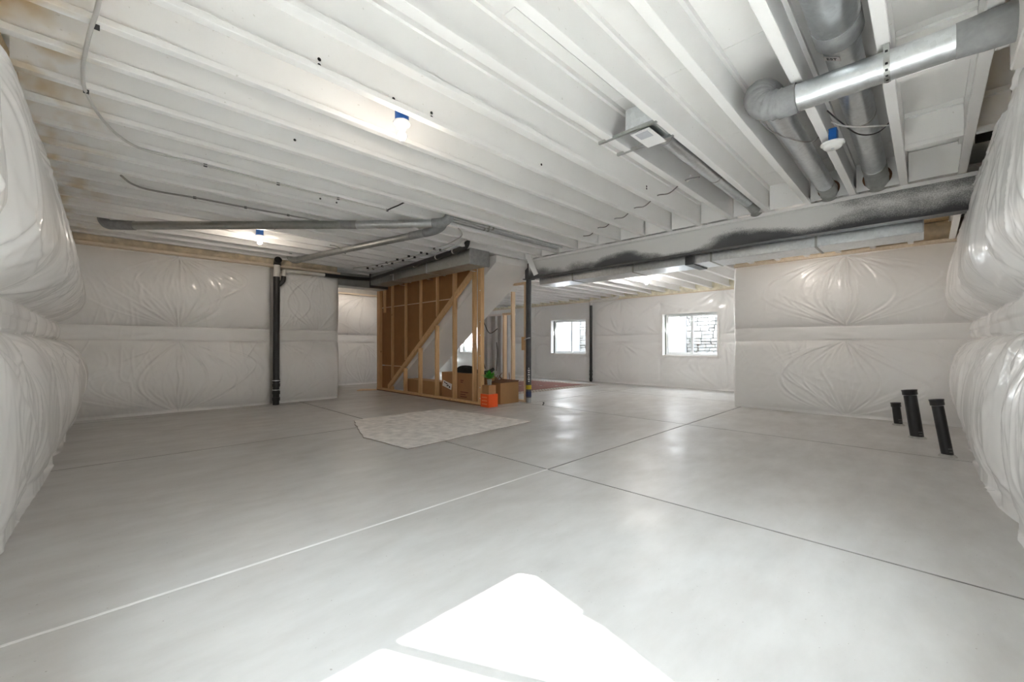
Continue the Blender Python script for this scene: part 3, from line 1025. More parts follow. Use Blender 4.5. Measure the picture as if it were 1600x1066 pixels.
# ------------------------------------------------------------------ steel beam and column
beam = thing('steel_beam', 'white-oversprayed steel beam carrying the joists on the right', 'beam', (5.94, 2.6, 2.41))
b = MB()
b.bbox(5.86, 6.02, -0.55, 5.42, 2.41, 2.425, 0.002)
b.box(5.872, 5.882, -0.55, 5.42, 2.425, 2.695)
b.bbox(5.86, 6.02, -0.55, 5.42, 2.695, 2.71, 0.002)
b.build('beam_section', M['beam'], beam)
MB().bbox(5.85, 6.03, -0.55, 5.42, 2.711, 2.749, 0.003).build('wood_plate', M['paint'], beam)
MB().bbox(5.862, 6.018, -0.548, 5.41, 2.400, 2.4095, 0.001).build('bottom_flange', M['darksteel'], beam)['label'] = 'dark unpainted bottom flange'

col = thing('steel_column', 'dark round steel column with yellow and navy bands at its foot', 'column', (5.96, 5.50, 0))
MB().tube([(5.96, 5.50, 0.10), (5.96, 5.50, 2.39)], 0.052, 24).build('pole', M['darksteel'], col)
MB().bbox(5.87, 6.05, 5.42, 5.58, 2.39, 2.405, 0.002).build('cap_plate', M['darksteel'], col)
MB().box(5.91, 6.01, 5.45, 5.55, 2.405, 2.70).build('stub_post', M['darksteel'], col)
MB().lathe([(0.05, 0.0), (0.05, 0.10), (0.036, 0.105)], (5.96, 5.50, 0.0)).build('foot_screw', M['foil'], col)
MB().lathe([(0.0535, 0.26), (0.0535, 0.345)], (5.96, 5.50, 0)).build('yellow_band', M['yellow'], col)
MB().lathe([(0.0535, 0.12), (0.0535, 0.22)], (5.96, 5.50, 0)).build('navy_band', M['navy'], col)
wm = MB()
for zz, ww in ((0.42, .014), (0.46, .02), (0.50, .012), (0.545, .02), (0.59, .016), (0.63, .02), (0.67, .01)):
    wm.obox((5.96 - 0.0525 * .72, 5.50 - 0.0525 * .72, zz), Vector((.7, -.7, 0)) * ww, Vector((.7, .7, 0)) * 0.0035, (0, 0, 0.011))
o = wm.build('printed_marks', M['paper'], col); o['kind'] = 'stuff'
hk = MB(); hk.tube(smooth_path([(5.96 - .04, 5.50 - .075, 1.26), (5.96 - .075, 5.50 - .03, 1.25), (5.93, 5.6, 1.22)]), 0.008, 8)
hk.build('tie_wire', M['galv'], col)
br = MB().bar((5.70, 5.30, 2.83), (5.84, 5.20, 2.44), 0.09, 0.035, up=(1, 0.4, 0))
tag(br.build('brace_board', M['paint']), 'short white diagonal board nailed beside the column top', 'board')

# rectangular duct on the far side of the beam
rd = thing('rectangular_duct', 'long rectangular sheet metal duct behind the white steel beam', 'duct', (6.3, 2.6, 2.3))
for ya, yb in ((0.03, 0.95), (0.95, 2.15), (2.15, 3.35), (3.35, 4.55), (4.55, 5.35)):
    MB().bbox(6.10, 6.56, ya + 0.002, yb - 0.002, 2.29, 2.54, 0.006).build('duct_section', M['galv'], rd)
for ya in (0.95, 2.15, 3.35, 4.55):
    s = MB()
    s.box(6.092, 6.568, ya - 0.012, ya + 0.012, 2.282, 2.29); s.box(6.092, 6.10, ya - 0.012, ya + 0.012, 2.29, 2.54)
    s.build('drive_cleat', M['galv_dull'], rd)
st = MB(); st.box(6.06, 6.60, 2.38, 2.50, 2.276, 2.282); st.box(6.06, 6.066, 2.38, 2.50, 2.282, 2.40); st.box(6.594, 6.60, 2.38, 2.50, 2.282, 2.56)
st.build('hanger_strap', M['darksteel'], rd)

# ------------------------------------------------------------------ stair partition
XS = 5.0
sw = thing('stud_wall', 'open lumber stud wall with a diagonal brace beside the stairs', 'partition', (XS, 7.8, 0))
y0s, y1s = 5.79, 9.79
zt = 2.62
MB().bbox(XS - 0.02, XS + 0.09, y0s - 0.03, y1s, 0.0, 0.022, 0.003).build('shim_board', M['card_dark'], sw)
MB().bbox(XS - 0.018, XS + 0.071, y0s, y1s, 0.023, 0.061, 0.003).build('bottom_plate', M['stud'], sw)
MB().bbox(XS - 0.018, XS + 0.071, y0s, y1s, zt, zt + 0.038, 0.003).build('top_plate', M['stud'], sw)
dia = lambda y: 0.158 + (9.192 - y) * 0.7495       # diagonal centre line
hh = 0.062
for (y, kind) in ((9.75, 'full'), (9.68, 'full'), (9.43, 'short'), (9.10, 'split'), (8.49, 'split'), (7.87, 'split'), (7.24, 'split'), (6.63, 'split'), (6.02, 'full'), (5.86, 'full'), (5.815, 'full')):
    x0, x1 = XS - 0.018, XS + 0.071
    m = M['stud']
    if kind == 'full':
        MB().bbox(x0, x1, y - 0.021, y + 0.021, 0.0615, zt - 0.0005, 0.003).build('stud', m, sw)
    elif kind == 'short':
        MB().bbox(x0, x1 - 0.03, y - 0.021, y + 0.021, 1.92, zt - 0.0005, 0.003).build('stud', m, sw)
    else:
        zd = dia(y)
        if y < 6.7:
            MB().bbox(x0, x1, y - 0.021, y + 0.021, 0.0615, zt - 0.0005, 0.003).build('stud', m, sw)
        else:
            MB().bbox(x0 + 0.03, x1, y - 0.019, y + 0.019, zd + hh + 0.03, zt - 0.0005, 0.003).build('stud', m, sw)
            if zd - hh > 0.15:
                MB().bbox(x0, x1, y - 0.026, y + 0.014, 0.0615, zd - hh - 0.03, 0.003).build('cripple_stud', m, sw)
d = MB()
ya, yb = 9.26, 6.655
d.prism([(XS + 0.0, ya, dia(ya) - 0.055), (XS + 0.0, yb, dia(yb) - 0.055), (XS + 0.0, yb, dia(yb) + 0.055), (XS + 0.0, ya, dia(ya) + 0.055)], (0.07, 0, 0))
d.build('diagonal_brace', M['stud'], sw)
d = MB()
ya, yb = 6.605, 6.045
d.prism([(XS + 0.0, ya, dia(ya) - 0.055), (XS + 0.0, yb, dia(yb) - 0.055), (XS + 0.0, yb, dia(yb) + 0.055), (XS + 0.0, ya, dia(ya) + 0.055)], (0.07, 0, 0))
d.build('diagonal_brace', M['stud'], sw)
# brown sheathing above the diagonal, in three sheets with pale edges showing between them
XB = XS + 0.075
def sheath(za, zb):
    P = []
    yl = y1s - 0.02
    yat = lambda z: 9.192 - (z - 0.158) / 0.7495
    P = [(XB, yl, za), (XB, min(yl, yat(za)), za), (XB, max(yat(zb), 6.0), zb), (XB, yl, zb)]
    MB().prism(P, (0.012, 0, 0)).build('sheathing_board', M['sheathing'], sw)
    return P
sheath(0.05, 0.615); sheath(0.635, 2.045); sheath(2.065, 2.60)
yat = lambda z: 9.192 - (z - 0.158) / 0.7495
for zz in (0.625, 2.055):
    MB().box(XB - 0.006, XB + 0.012, yat(zz), y1s - 0.25, zz - 0.009, zz + 0.009).build('sheathing_edge', M['stud_pale'], sw)
nh = MB()
for zz in (0.14, 0.34, 0.92, 1.30, 1.55, 2.12):
    nh.lathe([(0.012, 0), (0.010, 0.004)], (XS - 0.0185, 5.81, zz), (-1, 0, 0), 10)
o = nh.build('nail_plate', M['paper'], sw); o['kind'] = 'stuff'

# staircase: sloped drywall soffit and its far stringer
stc = thing('staircase', 'underside of the stairs, sloping pale drywall soffit behind the studs', 'staircase', (5.5, 7.5, 0))
sl = 0.692
zs = lambda y: 2.66 - (y - 5.43) * sl
ye = 5.43 + 2.64 / sl
mb = MB()
mb.prism([(5.09, 5.49, zs(5.49)), (5.09, ye, zs(ye)), (5.09, ye, zs(ye) + 0.30), (5.09, 5.66, 2.74), (5.09, 5.49, 2.74)], (0.865, 0, 0))
mb.build('soffit', M['drywall'], stc)
mb = MB()
mb.prism([(5.957, 5.62, zs(5.62)), (5.957, ye, zs(ye)), (5.957, ye, zs(ye) + 0.30), (5.957, 5.62, min(2.7, zs(5.62) + 0.30))], (0.04, 0, 0))
mb.build('stringer', M['drywall'], stc)
# treads, seen from the side only
for k in range(11):
    yy = 9.1 - k * 0.262
    MB().bbox(5.09, 5.95, yy - 0.27, yy, zs(yy) + 0.36, zs(yy) + 0.395, 0.004).build('tread', M['stud_pale'], stc)

# small framed wall under the stair's far side
sf = thing('stud_frame', 'pale narrow lumber frame standing just left of the column', 'partition', (5.98, 5.9, 0))
for (y, zt_) in ((5.585, 2.32), (5.95, 2.20), (6.19, 1.74)):
    MB().bbox(5.935, 6.024, y - 0.021, y + 0.021, 0.039, zt_, 0.003).build('stud', M['stud_pale'], sf)
MB().bbox(5.935, 6.024, 5.56, 6.4, 0.0, 0.038, 0.003).build('bottom_plate', M['stud_pale'], sf)
MB().bbox(5.935, 6.024, 5.565, 5.98, 2.322, 2.36, 0.003).build('top_plate', M['stud_pale'], sf)
MB().bbox(5.935, 6.024, 5.975, 6.22, 1.742, 1.78, 0.003).build('short_plate', M['stud_pale'], sf)
MB().bbox(5.92, 5.934, 5.57, 5.66, 1.02, 1.28, 0.003).build('nailed_block', M['stud'], sf)

# grey sheet and cords hanging behind
gs = thing('hanging_sheet', 'grey plastic sheet with black cords hanging behind the stair opening', 'sheet', (7.6, 8.1, 0.3))
vs, fs = [], []
n = 40
for i in range(n + 1):
    t = i / n
    px_, py_ = 7.28 + 0.42 * t, 8.62 - 0.95 * t
    w = 0.035 * math.sin(t * 34) + 0.02 * math.sin(t * 77 + 1)
    for j, zz in enumerate((0.0, 0.7, 1.4, 1.9)):
        vs.append((px_ + w * (1.2 - 0.2 * j), py_ + 0.4 * w, zz))
for i in range(n):
    for j in range(3):
        k = i * 4 + j
        fs.append((k, k + 4, k + 5, k + 1))
mb = MB(); mb._add(vs, fs, True)
mb.build('sheet', M['greysheet'], gs)
MB().bar((7.22, 8.66, 1.91), (7.72, 7.60, 1.93), 0.035, 0.05).build('rail', M['paper'], gs)
for k, pts in enumerate(([(7.27, 8.4, 1.88), (7.20, 8.35, 1.5), (7.22, 8.36, 1.0), (7.25, 8.25, 0.5)], [(7.27, 8.4, 1.88), (7.30, 8.15, 1.45), (7.42, 7.95, 1.56)], [(7.40, 7.97, 1.2), (7.42, 7.96, 0.9), (7.40, 7.98, 0.45)])):
    MB().tube(smooth_path(pts), 0.011, 6).build('cord', M['cable_black'], gs)
MB().bbox(7.14, 7.26, 8.40, 8.56, 1.93, 2.12, 0.01).build('rail_bracket', M['stud'], gs)
# ------------------------------------------------------------------ duct and drain run above the stud wall
rt = thing('trunk_duct', 'rectangular metal trunk duct with closed end above the stud wall', 'duct', (4.6, 7.0, 2.49))
for ya, yb in ((5.42, 6.7), (6.7, 7.95), (7.95, 8.98)):
    MB().bbox(4.42, 4.83, ya + 0.002, yb - 0.002, 2.485, 2.735, 0.006).build('duct_section', M['galv_dull'], rt)
MB().bbox(4.405, 4.845, 5.395, 5.425, 2.472, 2.745, 0.008).build('end_cap', M['foil'], rt)
for ya in (6.7, 7.95):
    s = MB(); s.box(4.408, 4.842, ya - 0.015, ya + 0.015, 2.475, 2.745); s.build('drive_cleat', M['galv'], rt)
MB().bbox(3.1, 4.83, 8.982, 9.36, 2.42, 2.70, 0.006).build('duct_section', M['galv_dull'], rt)
MB().box(4.40, 4.85, 8.97, 8.99, 2.43, 2.745).build('corner_flange', M['darksteel'], rt)
for y_ in (5.9, 7.3, 8.4):
    MB().box(4.84, 4.97, y_, y_ + 0.04, 2.48, 2.485).build('support_tab', M['galv'], rt)

stack = thing('drain_stack', 'tall black drain pipe against the back wall insulation', 'pipe', (2.385, 8.64, 0))
MB().tube([(2.385, 8.64, 0.0), (2.395, 8.64, 2.40)], 0.056, 20).build('riser', M['abs'], stack)
for zz in (0.08, 0.20, 0.34, 0.42):
    MB().lathe([(0.066, 0), (0.066, 0.06)], (2.387, 8.64, zz), seg=20).build('coupling', M['abs'], stack)
for zz in (0.275, 0.45):
    MB().lathe([(0.068, 0), (0.068, 0.012)], (2.387, 8.64, zz), seg=20).build('clamp_band', M['galv'], stack)
MB().tube([(2.395, 8.64, 2.40), (2.405, 8.64, 2.62)], 0.055, 20).build('painted_riser', M['pipe_white'], stack)
MB().tube(smooth_path([(2.405, 8.64, 2.62), (2.41, 8.64, 2.68), (2.40, 8.56, 2.71)]), 0.064, 16).build('elbow', M['abs'], stack)
MB().tube(smooth_path([(2.395, 8.64, 2.22), (2.46, 8.63, 2.28), (2.50, 8.62, 2.34), (2.51, 8.62, 2.42)]), 0.040, 14).build('wye', M['abs'], stack)
run = thing('drain_pipe', 'long black drain pipe run sloping beside the trunk duct', 'pipe', (4.34, 7.2, 2.68))
MB().tube(smooth_path([(2.51, 8.62, 2.42), (2.52, 8.62, 2.50), (2.60, 8.64, 2.535), (3.3, 8.72, 2.555)]), 0.034, 14).build('painted_pipe', M['pipe_white'], run)
MB().tube(smooth_path([(3.3, 8.72, 2.555), (3.9, 8.80, 2.57), (4.24, 8.80, 2.585), (4.33, 8.72, 2.59)]), 0.038, 14).build('cross_pipe', M['abs'], run)
MB().tube([(4.33, 8.72, 2.59), (4.35, 5.62, 2.735)], 0.040, 16).build('long_pipe', M['abs'], run)
MB().tube(smooth_path([(4.35, 5.62, 2.735), (4.355, 5.48, 2.75), (4.36, 5.42, 2.80), (4.36, 5.40, 2.92)]), 0.046, 16).build('elbow', M['abs'], run)
for y_ in (5.75, 6.25, 7.0, 7.9):
    zc = 2.59 + (8.72 - y_) * 0.0468
    MB().lathe([(0.046, 0), (0.046, 0.03)], (4.35, y_, zc), (0, 1, 0), 16).build('pipe_clamp', M['pipe_white'], run)
# supply lines clipped under the joists next to it
wl = thing('water_lines', 'pair of pale water lines clipped to joists left of the trunk duct', 'pipe', (4.0, 7, 2.72))
MB().tube(smooth_path([(4.02, 5.0, 2.73), (4.12, 5.5, 2.728), (4.16, 6.6, 2.728), (4.12, 8.5, 2.728)]), 0.009, 8).build('line', M['cable_white'], wl)
MB().tube(smooth_path([(3.55, 4.6, 2.73), (3.85, 4.95, 2.728), (4.03, 6.0, 2.728), (4.00, 7.6, 2.728), (3.80, 8.5, 2.728)]), 0.009, 8).build('line', M['cable_white'], wl)
for k in range(13, 20):
    for xx in (4.02, 4.14):
        MB().box(xx - 0.02, xx + 0.02, JY0 + JS * k - 0.012, JY0 + JS * k + 0.012, 2.716, 2.7495).build('pipe_clip', M['cable_black'], wl)

# ------------------------------------------------------------------ bath exhaust ducts below the joists
ex = thing('round_duct', 'longest slim round metal duct slung below joists at left', 'duct', (1.7, 5.8, 2.69))
MB().tube([(0.34, 7.42, 2.692), (2.30, 5.42, 2.692)], 0.053, 20).build('pipe', M['galv_dull'], ex)
MB().tube([(2.28, 5.44, 2.692), (2.42, 5.30, 2.692)], 0.056, 20).build('taped_joint', M['foil'], ex)
MB().tube([(2.40, 5.32, 2.692), (3.10, 4.52, 2.692)], 0.053, 20).build('pipe', M['galv'], ex)
MB().tube(smooth_path([(3.08, 4.54, 2.692), (3.17, 4.43, 2.70), (3.22, 4.37, 2.76), (3.22, 4.36, 2.86)]), 0.060, 18).build('taped_elbow', M['mastic'], ex)
MB().tube(smooth_path([(0.36, 7.40, 2.692), (0.20, 7.53, 2.692), (0.11, 7.61, 2.70), (0.07, 7.64, 2.76), (0.07, 7.64, 2.84)]), 0.060, 18).build('end_elbow', M['mastic'], ex)
MB().tube(smooth_path([(1.55, 6.20, 2.75), (1.60, 6.12, 2.72), (1.66, 6.06, 2.63)]), 0.008, 6).build('hanger_strap', M['galv_dull'], ex)
ex2 = thing('round_duct', 'slim round metal duct running from the exhaust elbow towards the drain stack', 'duct', (2.9, 6.5, 2.68))
MB().tube([(2.62, 8.16, 2.685), (3.22, 5.25, 2.690)], 0.050, 20).build('pipe', M['galv_dull'], ex2)
MB().tube([(3.21, 5.28, 2.690), (3.27, 4.98, 2.690)], 0.056, 20).build('taped_joint', M['foil'], ex2)
MB().tube(smooth_path([(3.265, 5.0, 2.690), (3.31, 4.80, 2.70), (3.34, 4.70, 2.74), (3.36, 4.66, 2.82)]), 0.058, 18).build('taped_elbow', M['mastic'], ex2)
MB().tube(smooth_path([(2.63, 8.12, 2.685), (2.58, 8.28, 2.69), (2.54, 8.33, 2.74), (2.53, 8.34, 2.80)]), 0.058, 16).build('end_elbow', M['galv_dull'], ex2)
MB().tube(smooth_path([(2.70, 6.9, 2.75), (2.80, 6.82, 2.72), (2.91, 6.78, 2.62)]), 0.008, 6).build('hanger_strap', M['galv_dull'], ex2)
# pair of slim conduits in a bay heading for the beam
for q, yy in enumerate((4.52, 4.62)):
    cd = thing('conduit', ('nearer' if q == 0 else 'farther') + ' of two slim metal conduits in a joist bay ending at the beam', 'pipe', (4.6, yy, 2.85))
    MB().tube([(3.35, yy, 2.83), (5.74, yy, 2.83)], 0.024, 12).build('tube', M['galv'], cd)
    for xx in (4.02, 4.10):
        MB().lathe([(0.03, 0), (0.03, 0.025)], (xx, yy, 2.83), (1, 0, 0), 12).build('coupling', M['galv_dull'], cd)

# ------------------------------------------------------------------ right-hand ducts
BY = 0.378
big = thing('round_duct', 'fattest round metal duct in the joist bay with a grey taped collar', 'duct', (3.8, BY, 2.95))
MB().tube([(2.05, BY, 2.985), (3.10, BY, 2.983)], 0.117, 32).build('wide_pipe', M['galv'], big)
MB().lathe([(0.117, 0), (0.120, 0.004), (0.120, 0.15), (0.098, 0.18)], (2.99, BY, 2.978), (1, 0, -0.03), 32).build('taped_collar', M['mastic'], big)
MB().tube([(3.10, BY, 2.969), (4.30, BY, 2.935)], 0.094, 28).build('pipe', M['galv'], big)
MB().tube([(4.28, BY, 2.935), (5.45, BY, 2.885)], 0.092, 28).build('pipe', M['galv'], big)
MB().tube(smooth_path([(5.42, BY, 2.887), (5.62, BY, 2.875), (5.76, BY, 2.85), (5.85, BY, 2.80)]), 0.096, 28).build('end_elbow', M['galv_dull'], big)
MB().lathe([(0.0955, 0), (0.0955, 0.03)], (4.27, BY, 2.936), (1, 0, -0.03), 28).build('seam_ring', M['galv_dull'], big)
rot = Matrix(((0, 0.34, -0.94), (-1, 0, 0), (0, 0.94, 0.34))).transposed()
# sticker reading EST on the underside of the pipe
ax = Vector((0, -1, 0)); nrm = Vector((-0.0, -0.60, -0.80)); tx = Vector((0, -0.8, 0.6)); ty = Vector((1, 0, 0))
stp = Vector((3.225, BY, 2.9655)) + Vector((0, 0.0426, -0.0845))
nrm = Vector((0, 0.45, -0.893)).normalized(); tx = Vector((0, -0.893, -0.45)).normalized(); ty = tx.cross(nrm) * -1
if ty.x > 0: ty = -ty
R = Matrix((tx, ty, tx.cross(ty))).transposed()
MB().obox(stp + nrm * 0.001, tx * 0.047, ty * 0.022, nrm * 0.0015).build('sticker', M['paper'], big)
text_mesh('EST', 0.038, M['inkblack'], 'sticker_lettering', big, stp + nrm * 0.0032, R)

XC = 3.12
cx = thing('round_duct', 'round metal duct crossing below the joists from a grey elbow', 'duct', (XC, 0.2, 2.66))
ZC = 2.662
MB().tube([(XC, 0.60, ZC), (XC, -0.12, ZC)], 0.080, 32).build('pipe', M['galv'], cx)
MB().tube([(XC, -0.10, ZC), (XC, -0.16, ZC), (XC, -0.20, ZC), (XC, -0.36, ZC)], [0.083, 0.086, 0.090, 0.094], 24).build('mastic_joint', M['mastic'], cx)
pth = smooth_path([(XC, 0.58, ZC), (XC, 0.67, ZC), (XC, 0.765, ZC + 0.03), (XC + 0.02, 0.80, ZC + 0.10), (XC + 0.10, 0.795, ZC + 0.165), (XC + 0.22, 0.788, ZC + 0.185)], 9)
rr = [0.087 + (0.005 if k % 3 == 0 else 0.0) + 0.002 * math.sin(k * 1.7) for k in range(len(pth))]
MB().tube(pth, rr, 24).build('taped_elbow', M['mastic'], cx)
MB().tube([(XC + 0.18, 0.788, ZC + 0.183), (4.35, 0.786, 2.842)], 0.080, 28).build('branch_pipe', M['galv'], cx)
MB().tube([(4.33, 0.786, 2.842), (5.55, 0.785, 2.838)], 0.078, 28).build('branch_pipe', M['galv'], cx)
MB().tube(smooth_path([(5.52, 0.785, 2.838), (5.68, 0.785, 2.835), (5.78, 0.785, 2.82), (5.84, 0.785, 2.78)]), 0.082, 24).build('end_elbow', M['galv_dull'], cx)
def strap(cx_, cz_, r, y, a_from, a_to, up_to, name, par):
    pts = [Vector((cx_ + r * math.cos(a), y, cz_ + r * math.sin(a))) for a in np.linspace(a_from, a_to, 18)]
    pts = [Vector((pts[0].x, y, up_to))] + pts
    m = MB()
    for p, q in zip(pts[:-1], pts[1:]):
        t = (q - p).normalized(); nn = Vector((0, 1, 0)).cross(t)
        m.obox((p + q) / 2, t * (q - p).length * 0.5, Vector((0, 0.013, 0)), nn * 0.0012)
    o_ = m.build(name, M['galv_dull'], par)
    d_ = MB()
    for p, q in list(zip(pts[:-1], pts[1:]))[::2]:
        t = (q - p).normalized(); nn = Vector((0, 1, 0)).cross(t)
        c_ = (p + q) / 2
        for sg in (-1, 1):
            d_.obox(c_ + nn * 0.0016 * sg, t * 0.006, Vector((0, 0.006, 0)), nn * 0.0006)
    o2 = d_.build('strap_holes', M['dark'], o_); o2['kind'] = 'stuff'
    return o_
strap(XC, ZC, 0.083, 0.160, math.pi, 2.05 * math.pi, 2.745, 'hanger_strap', cx)
pb = thing('plenum_box', 'white sheet metal plenum corner at the upper right edge', 'duct', (3.1, -0.45, 2.6))
MB().bbox(2.90, 3.34, -0.46, -0.30, 2.52, 2.80, 0.006).build('box', M['pipe_white'], pb)
MB().bar((2.895, -0.31, 2.80), (2.895, -0.45, 2.52), 0.006, 0.01).build('box_seam', M['dark'], pb)

# exhaust fan on bar hangers
fan = thing('exhaust_fan', 'white square ceiling fan box on two metal bar hangers', 'fan', (3.07, 1.57, 2.75))
for xx in (2.905, 3.19):
    mb = MB(); mb.box(xx - 0.012, xx + 0.012, 1.405, 1.90, 2.744, 2.7485); mb.box(xx - 0.012, xx - 0.009, 1.405, 1.90, 2.7485, 2.765)
    mb.build('bar_hanger', M['galv_dull'], fan)
MB().bbox(2.93, 3.22, 1.475, 1.635, 2.735, 2.7435, 0.003).build('grille', M['boot_white'], fan)
MB().box(2.955, 3.055, 1.505, 1.605, 2.7325, 2.7348).build('light_lens', M['boot_grey'], fan)
MB().bbox(2.90, 3.215, 1.44, 1.66, 2.766, 2.93, 0.006).build('housing', M['galv'], fan)
MB().tube([(3.215, 1.535, 2.83), (3.35, 1.535, 2.83)], 0.062, 20).build('collar', M['foil'], fan)
fd = thing('round_duct', 'slim round metal duct from the exhaust fan to the beam', 'duct', (4.5, 1.53, 2.83))
MB().tube([(3.33, 1.535, 2.83), (4.45, 1.528, 2.83)], 0.066, 24).build('pipe', M['galv'], fd)
MB().lathe([(0.0675, 0), (0.0675, 0.02)], (4.44, 1.528, 2.83), (1, 0, 0), 24).build('seam_ring', M['galv_dull'], fd)
MB().tube([(4.46, 1.528, 2.83), (5.52, 1.522, 2.83)], 0.065, 24).build('pipe', M['galv'], fd)
MB().tube(smooth_path([(5.50, 1.522, 2.83), (5.66, 1.521, 2.828), (5.78, 1.52, 2.81), (5.85, 1.52, 2.77)]), 0.068, 20).build('end_elbow', M['galv_dull'], fd)

# ------------------------------------------------------------------ lamps
def lamp(loc, mat, label, bulb_r=0.031, box=True, side=1):
    x, y, z = loc          # z = underside of the joist flange
    t = thing('bulb_holder', label, 'light', (x, y, z))
    if box:
        mb = MB(); mb.lathe([(0.050, -0.040), (0.050, 0.05)], (x, y, z), (0, 0, 1), 20); mb.build('electrical_box', M['blue'], t)
    MB().lathe([(0.058, -0.041), (0.064, -0.048), (0.056, -0.062), (0.034, -0.070), (0.028, -0.096), (0.022, -0.098)], (x, y, z), (0, 0, 1), 28).build('lamp_base', M['porcelain'], t)
    prof = [(0.014, -0.098), (0.016, -0.108)]
    for k in range(1, 12):
        a = math.radians(20 + k * 14.2)
        prof.append((bulb_r * math.sin(a), -0.138 + bulb_r * math.cos(a) * 1.05 - 0.004))
    prof.append((0.001, prof[-1][1] - 0.001))
    MB().lathe(prof, (x, y, z), (0, 0, 1), 20).build('bulb', mat, t)
    return t
lamp((1.57, 2.70, 2.768), M['bulb_soft'], 'lit bare bulb on blue box, nearest one hanging mid-ceiling')
lamp((1.72, 7.02, 2.785), M['bulb_warm'], 'lit bare bulb near the back wall below the long slim duct')
lamp((8.32, 4.25, 2.595), M['bulb_cool'], 'lit white bulb in the far room before the windows', box=False)
lamp((4.95, 10.74, 2.791), M['bulb_warm'], 'lit bare bulb in the recess hidden behind the trunk duct', box=False)
lamp((6.83, 1.41, 2.595), M['bulb_added'], 'added unseen bulb behind the steel beam brightening the bay wall', box=False)  # hidden lamp added as fill for the bay wall
sm = thing('smoke_alarm', 'round white alarm under a blue box beside the fat duct', 'alarm', (4.10, 0.535, 2.73))
MB().bbox(4.05, 4.14, 0.50, 0.552, 2.70, 2.80, 0.004).build('electrical_box', M['blue'], sm)
MB().lathe([(0.078, 2.699), (0.080, 2.690), (0.074, 2.682), (0.062, 2.680), (0.060, 2.664), (0.050, 2.656), (0.010, 2.655)], (4.10, 0.53, 0), (0, 0, 1), 32).build('alarm_body', M['porcelain'], sm)
MB().lathe([(0.012, 2.656), (0.010, 2.652)], (4.10, 0.53, 0), (0, 0, 1), 12).build('test_button', M['boot_grey'], sm)

# ------------------------------------------------------------------ cables
def cable(name, pts, r, mat, label, staples=()):
    t = thing(name, label, 'cable', pts[0])
    MB().tube(smooth_path(pts), r, 8).build('jacket', mat, t)
    for p in staples:
        MB().box(p[0] - 0.014, p[0] + 0.014, p[1] - 0.008, p[1] + 0.008, p[2] - 0.012, p[2] + 0.012).build('staple', M['cable_black'], t)
zc = 2.738
cable('cable', [(0.02, 2.40, zc), (0.01, 2.78, zc), (-0.03, 3.15, zc - 0.01), (-0.055, 3.55, zc - 0.012), (-0.04, 3.88, zc), (0.06, 4.28, zc - 0.01), (0.22, 4.56, zc - 0.01), (0.45, 4.64, zc), (0.70, 4.63, zc), (1.3, 4.64, zc), (1.9, 4.63, zc), (2.48, 4.61, zc)],
      0.010, M['cable_white'], 'white cable curving across joists at the upper left', [(0.0, 3.02, 2.74), (-0.045, 3.83, 2.74), (0.70, 4.63, 2.738), (1.3, 4.64, 2.738), (1.9, 4.63, 2.738), (2.48, 4.61, 2.738)])
cable('cable', [(0.17, 5.48, zc), (0.26, 5.66, zc - 0.008), (0.42, 5.74, zc - 0.008), (0.77, 5.72, zc), (1.25, 5.70, zc), (1.70, 5.66, zc), (2.2, 5.64, zc)], 0.010, M['cable_grey'],
      'grey cable with loose end stapled along a joist near the long slim duct', [(0.77, 5.72, 2.738), (1.25, 5.70, 2.738), (1.70, 5.66, 2.738)])
for (p, lab) in (([(2.48, 4.61, 2.738), (2.58, 4.55, 2.80), (2.70, 4.35, 2.86), (2.9, 4.30, 2.80)], 'dark cable tail looped at the end of the curving white cable'),):
    cable('cable', p, 0.008, M['cable_black'], lab)
pts = []
for k in range(3, 9):
    y = JY0 + JS * k
    xx = 4.30 + (y - 1.7) * 0.52
    pts += [(xx - 0.05, y - 0.17, 2.805), (xx, y, 2.83)]
cable('cable', pts, 0.007, M['cable_grey'], 'thin grey wire threaded through joists near the beam')
cable('cable', [(4.32, 1.72, 2.86), (4.36, 1.76, 2.83), (4.39, 1.79, 2.83)], 0.009, M['pipe_white'], 'short white wire stub under the slim fan duct')
cable('cable', [(4.03, 0.53, 2.84), (4.10, 0.45, 2.80), (4.22, 0.30, 2.79), (4.34, 0.18, 2.80)], 0.007, M['cable_white'], 'white cable crossing the fat duct above the alarm')
cable('cable', [(3.95, 0.545, 2.90), (4.05, 0.48, 2.83), (4.30, 0.39, 2.79), (4.42, 0.28, 2.81), (4.35, 0.18, 2.87)], 0.005, M['cable_black'], 'thin black wire sagging under the fat duct')
cable('cable', [(3.60, 0.955, 2.92), (3.75, 0.88, 2.80), (4.00, 0.74, 2.755), (4.2, 0.66, 2.80), (4.25, 0.62, 2.88)], 0.005, M['cable_grey'], 'thin grey wire sagging under the elbowed duct')
cable('cable', [(3.62, 0.16, 2.87), (3.75, 0.10, 2.94), (3.9, 0.04, 3.02)], 0.006, M['cable_grey'], 'short grey wire behind the first cross block at right')

# thin black drain against the window wall
tp = thing('drain_stack', 'thin black pipe on the window wall between the far windows', 'pipe', (10.86, 7.38, 0))
MB().tube([(10.84, 7.38, 0.0), (10.84, 7.38, 2.36)], 0.042, 14).build('riser', M['abs'], tp)
for zz in (0.06, 0.2, 0.3):
    MB().lathe([(0.052, 0), (0.052, 0.05)], (10.84, 7.38, zz), seg=14).build('coupling', M['abs'], tp)
MB().tube(smooth_path([(10.84, 7.38, 2.36), (10.83, 7.37, 2.44), (10.80, 7.30, 2.47), (10.74, 6.85, 2.49), (10.70, 6.45, 2.50), (10.68, 6.36, 2.52), (10.68, 6.33, 2.64)]), 0.042, 14).build('painted_pipe', M['pipe_white'], tp)

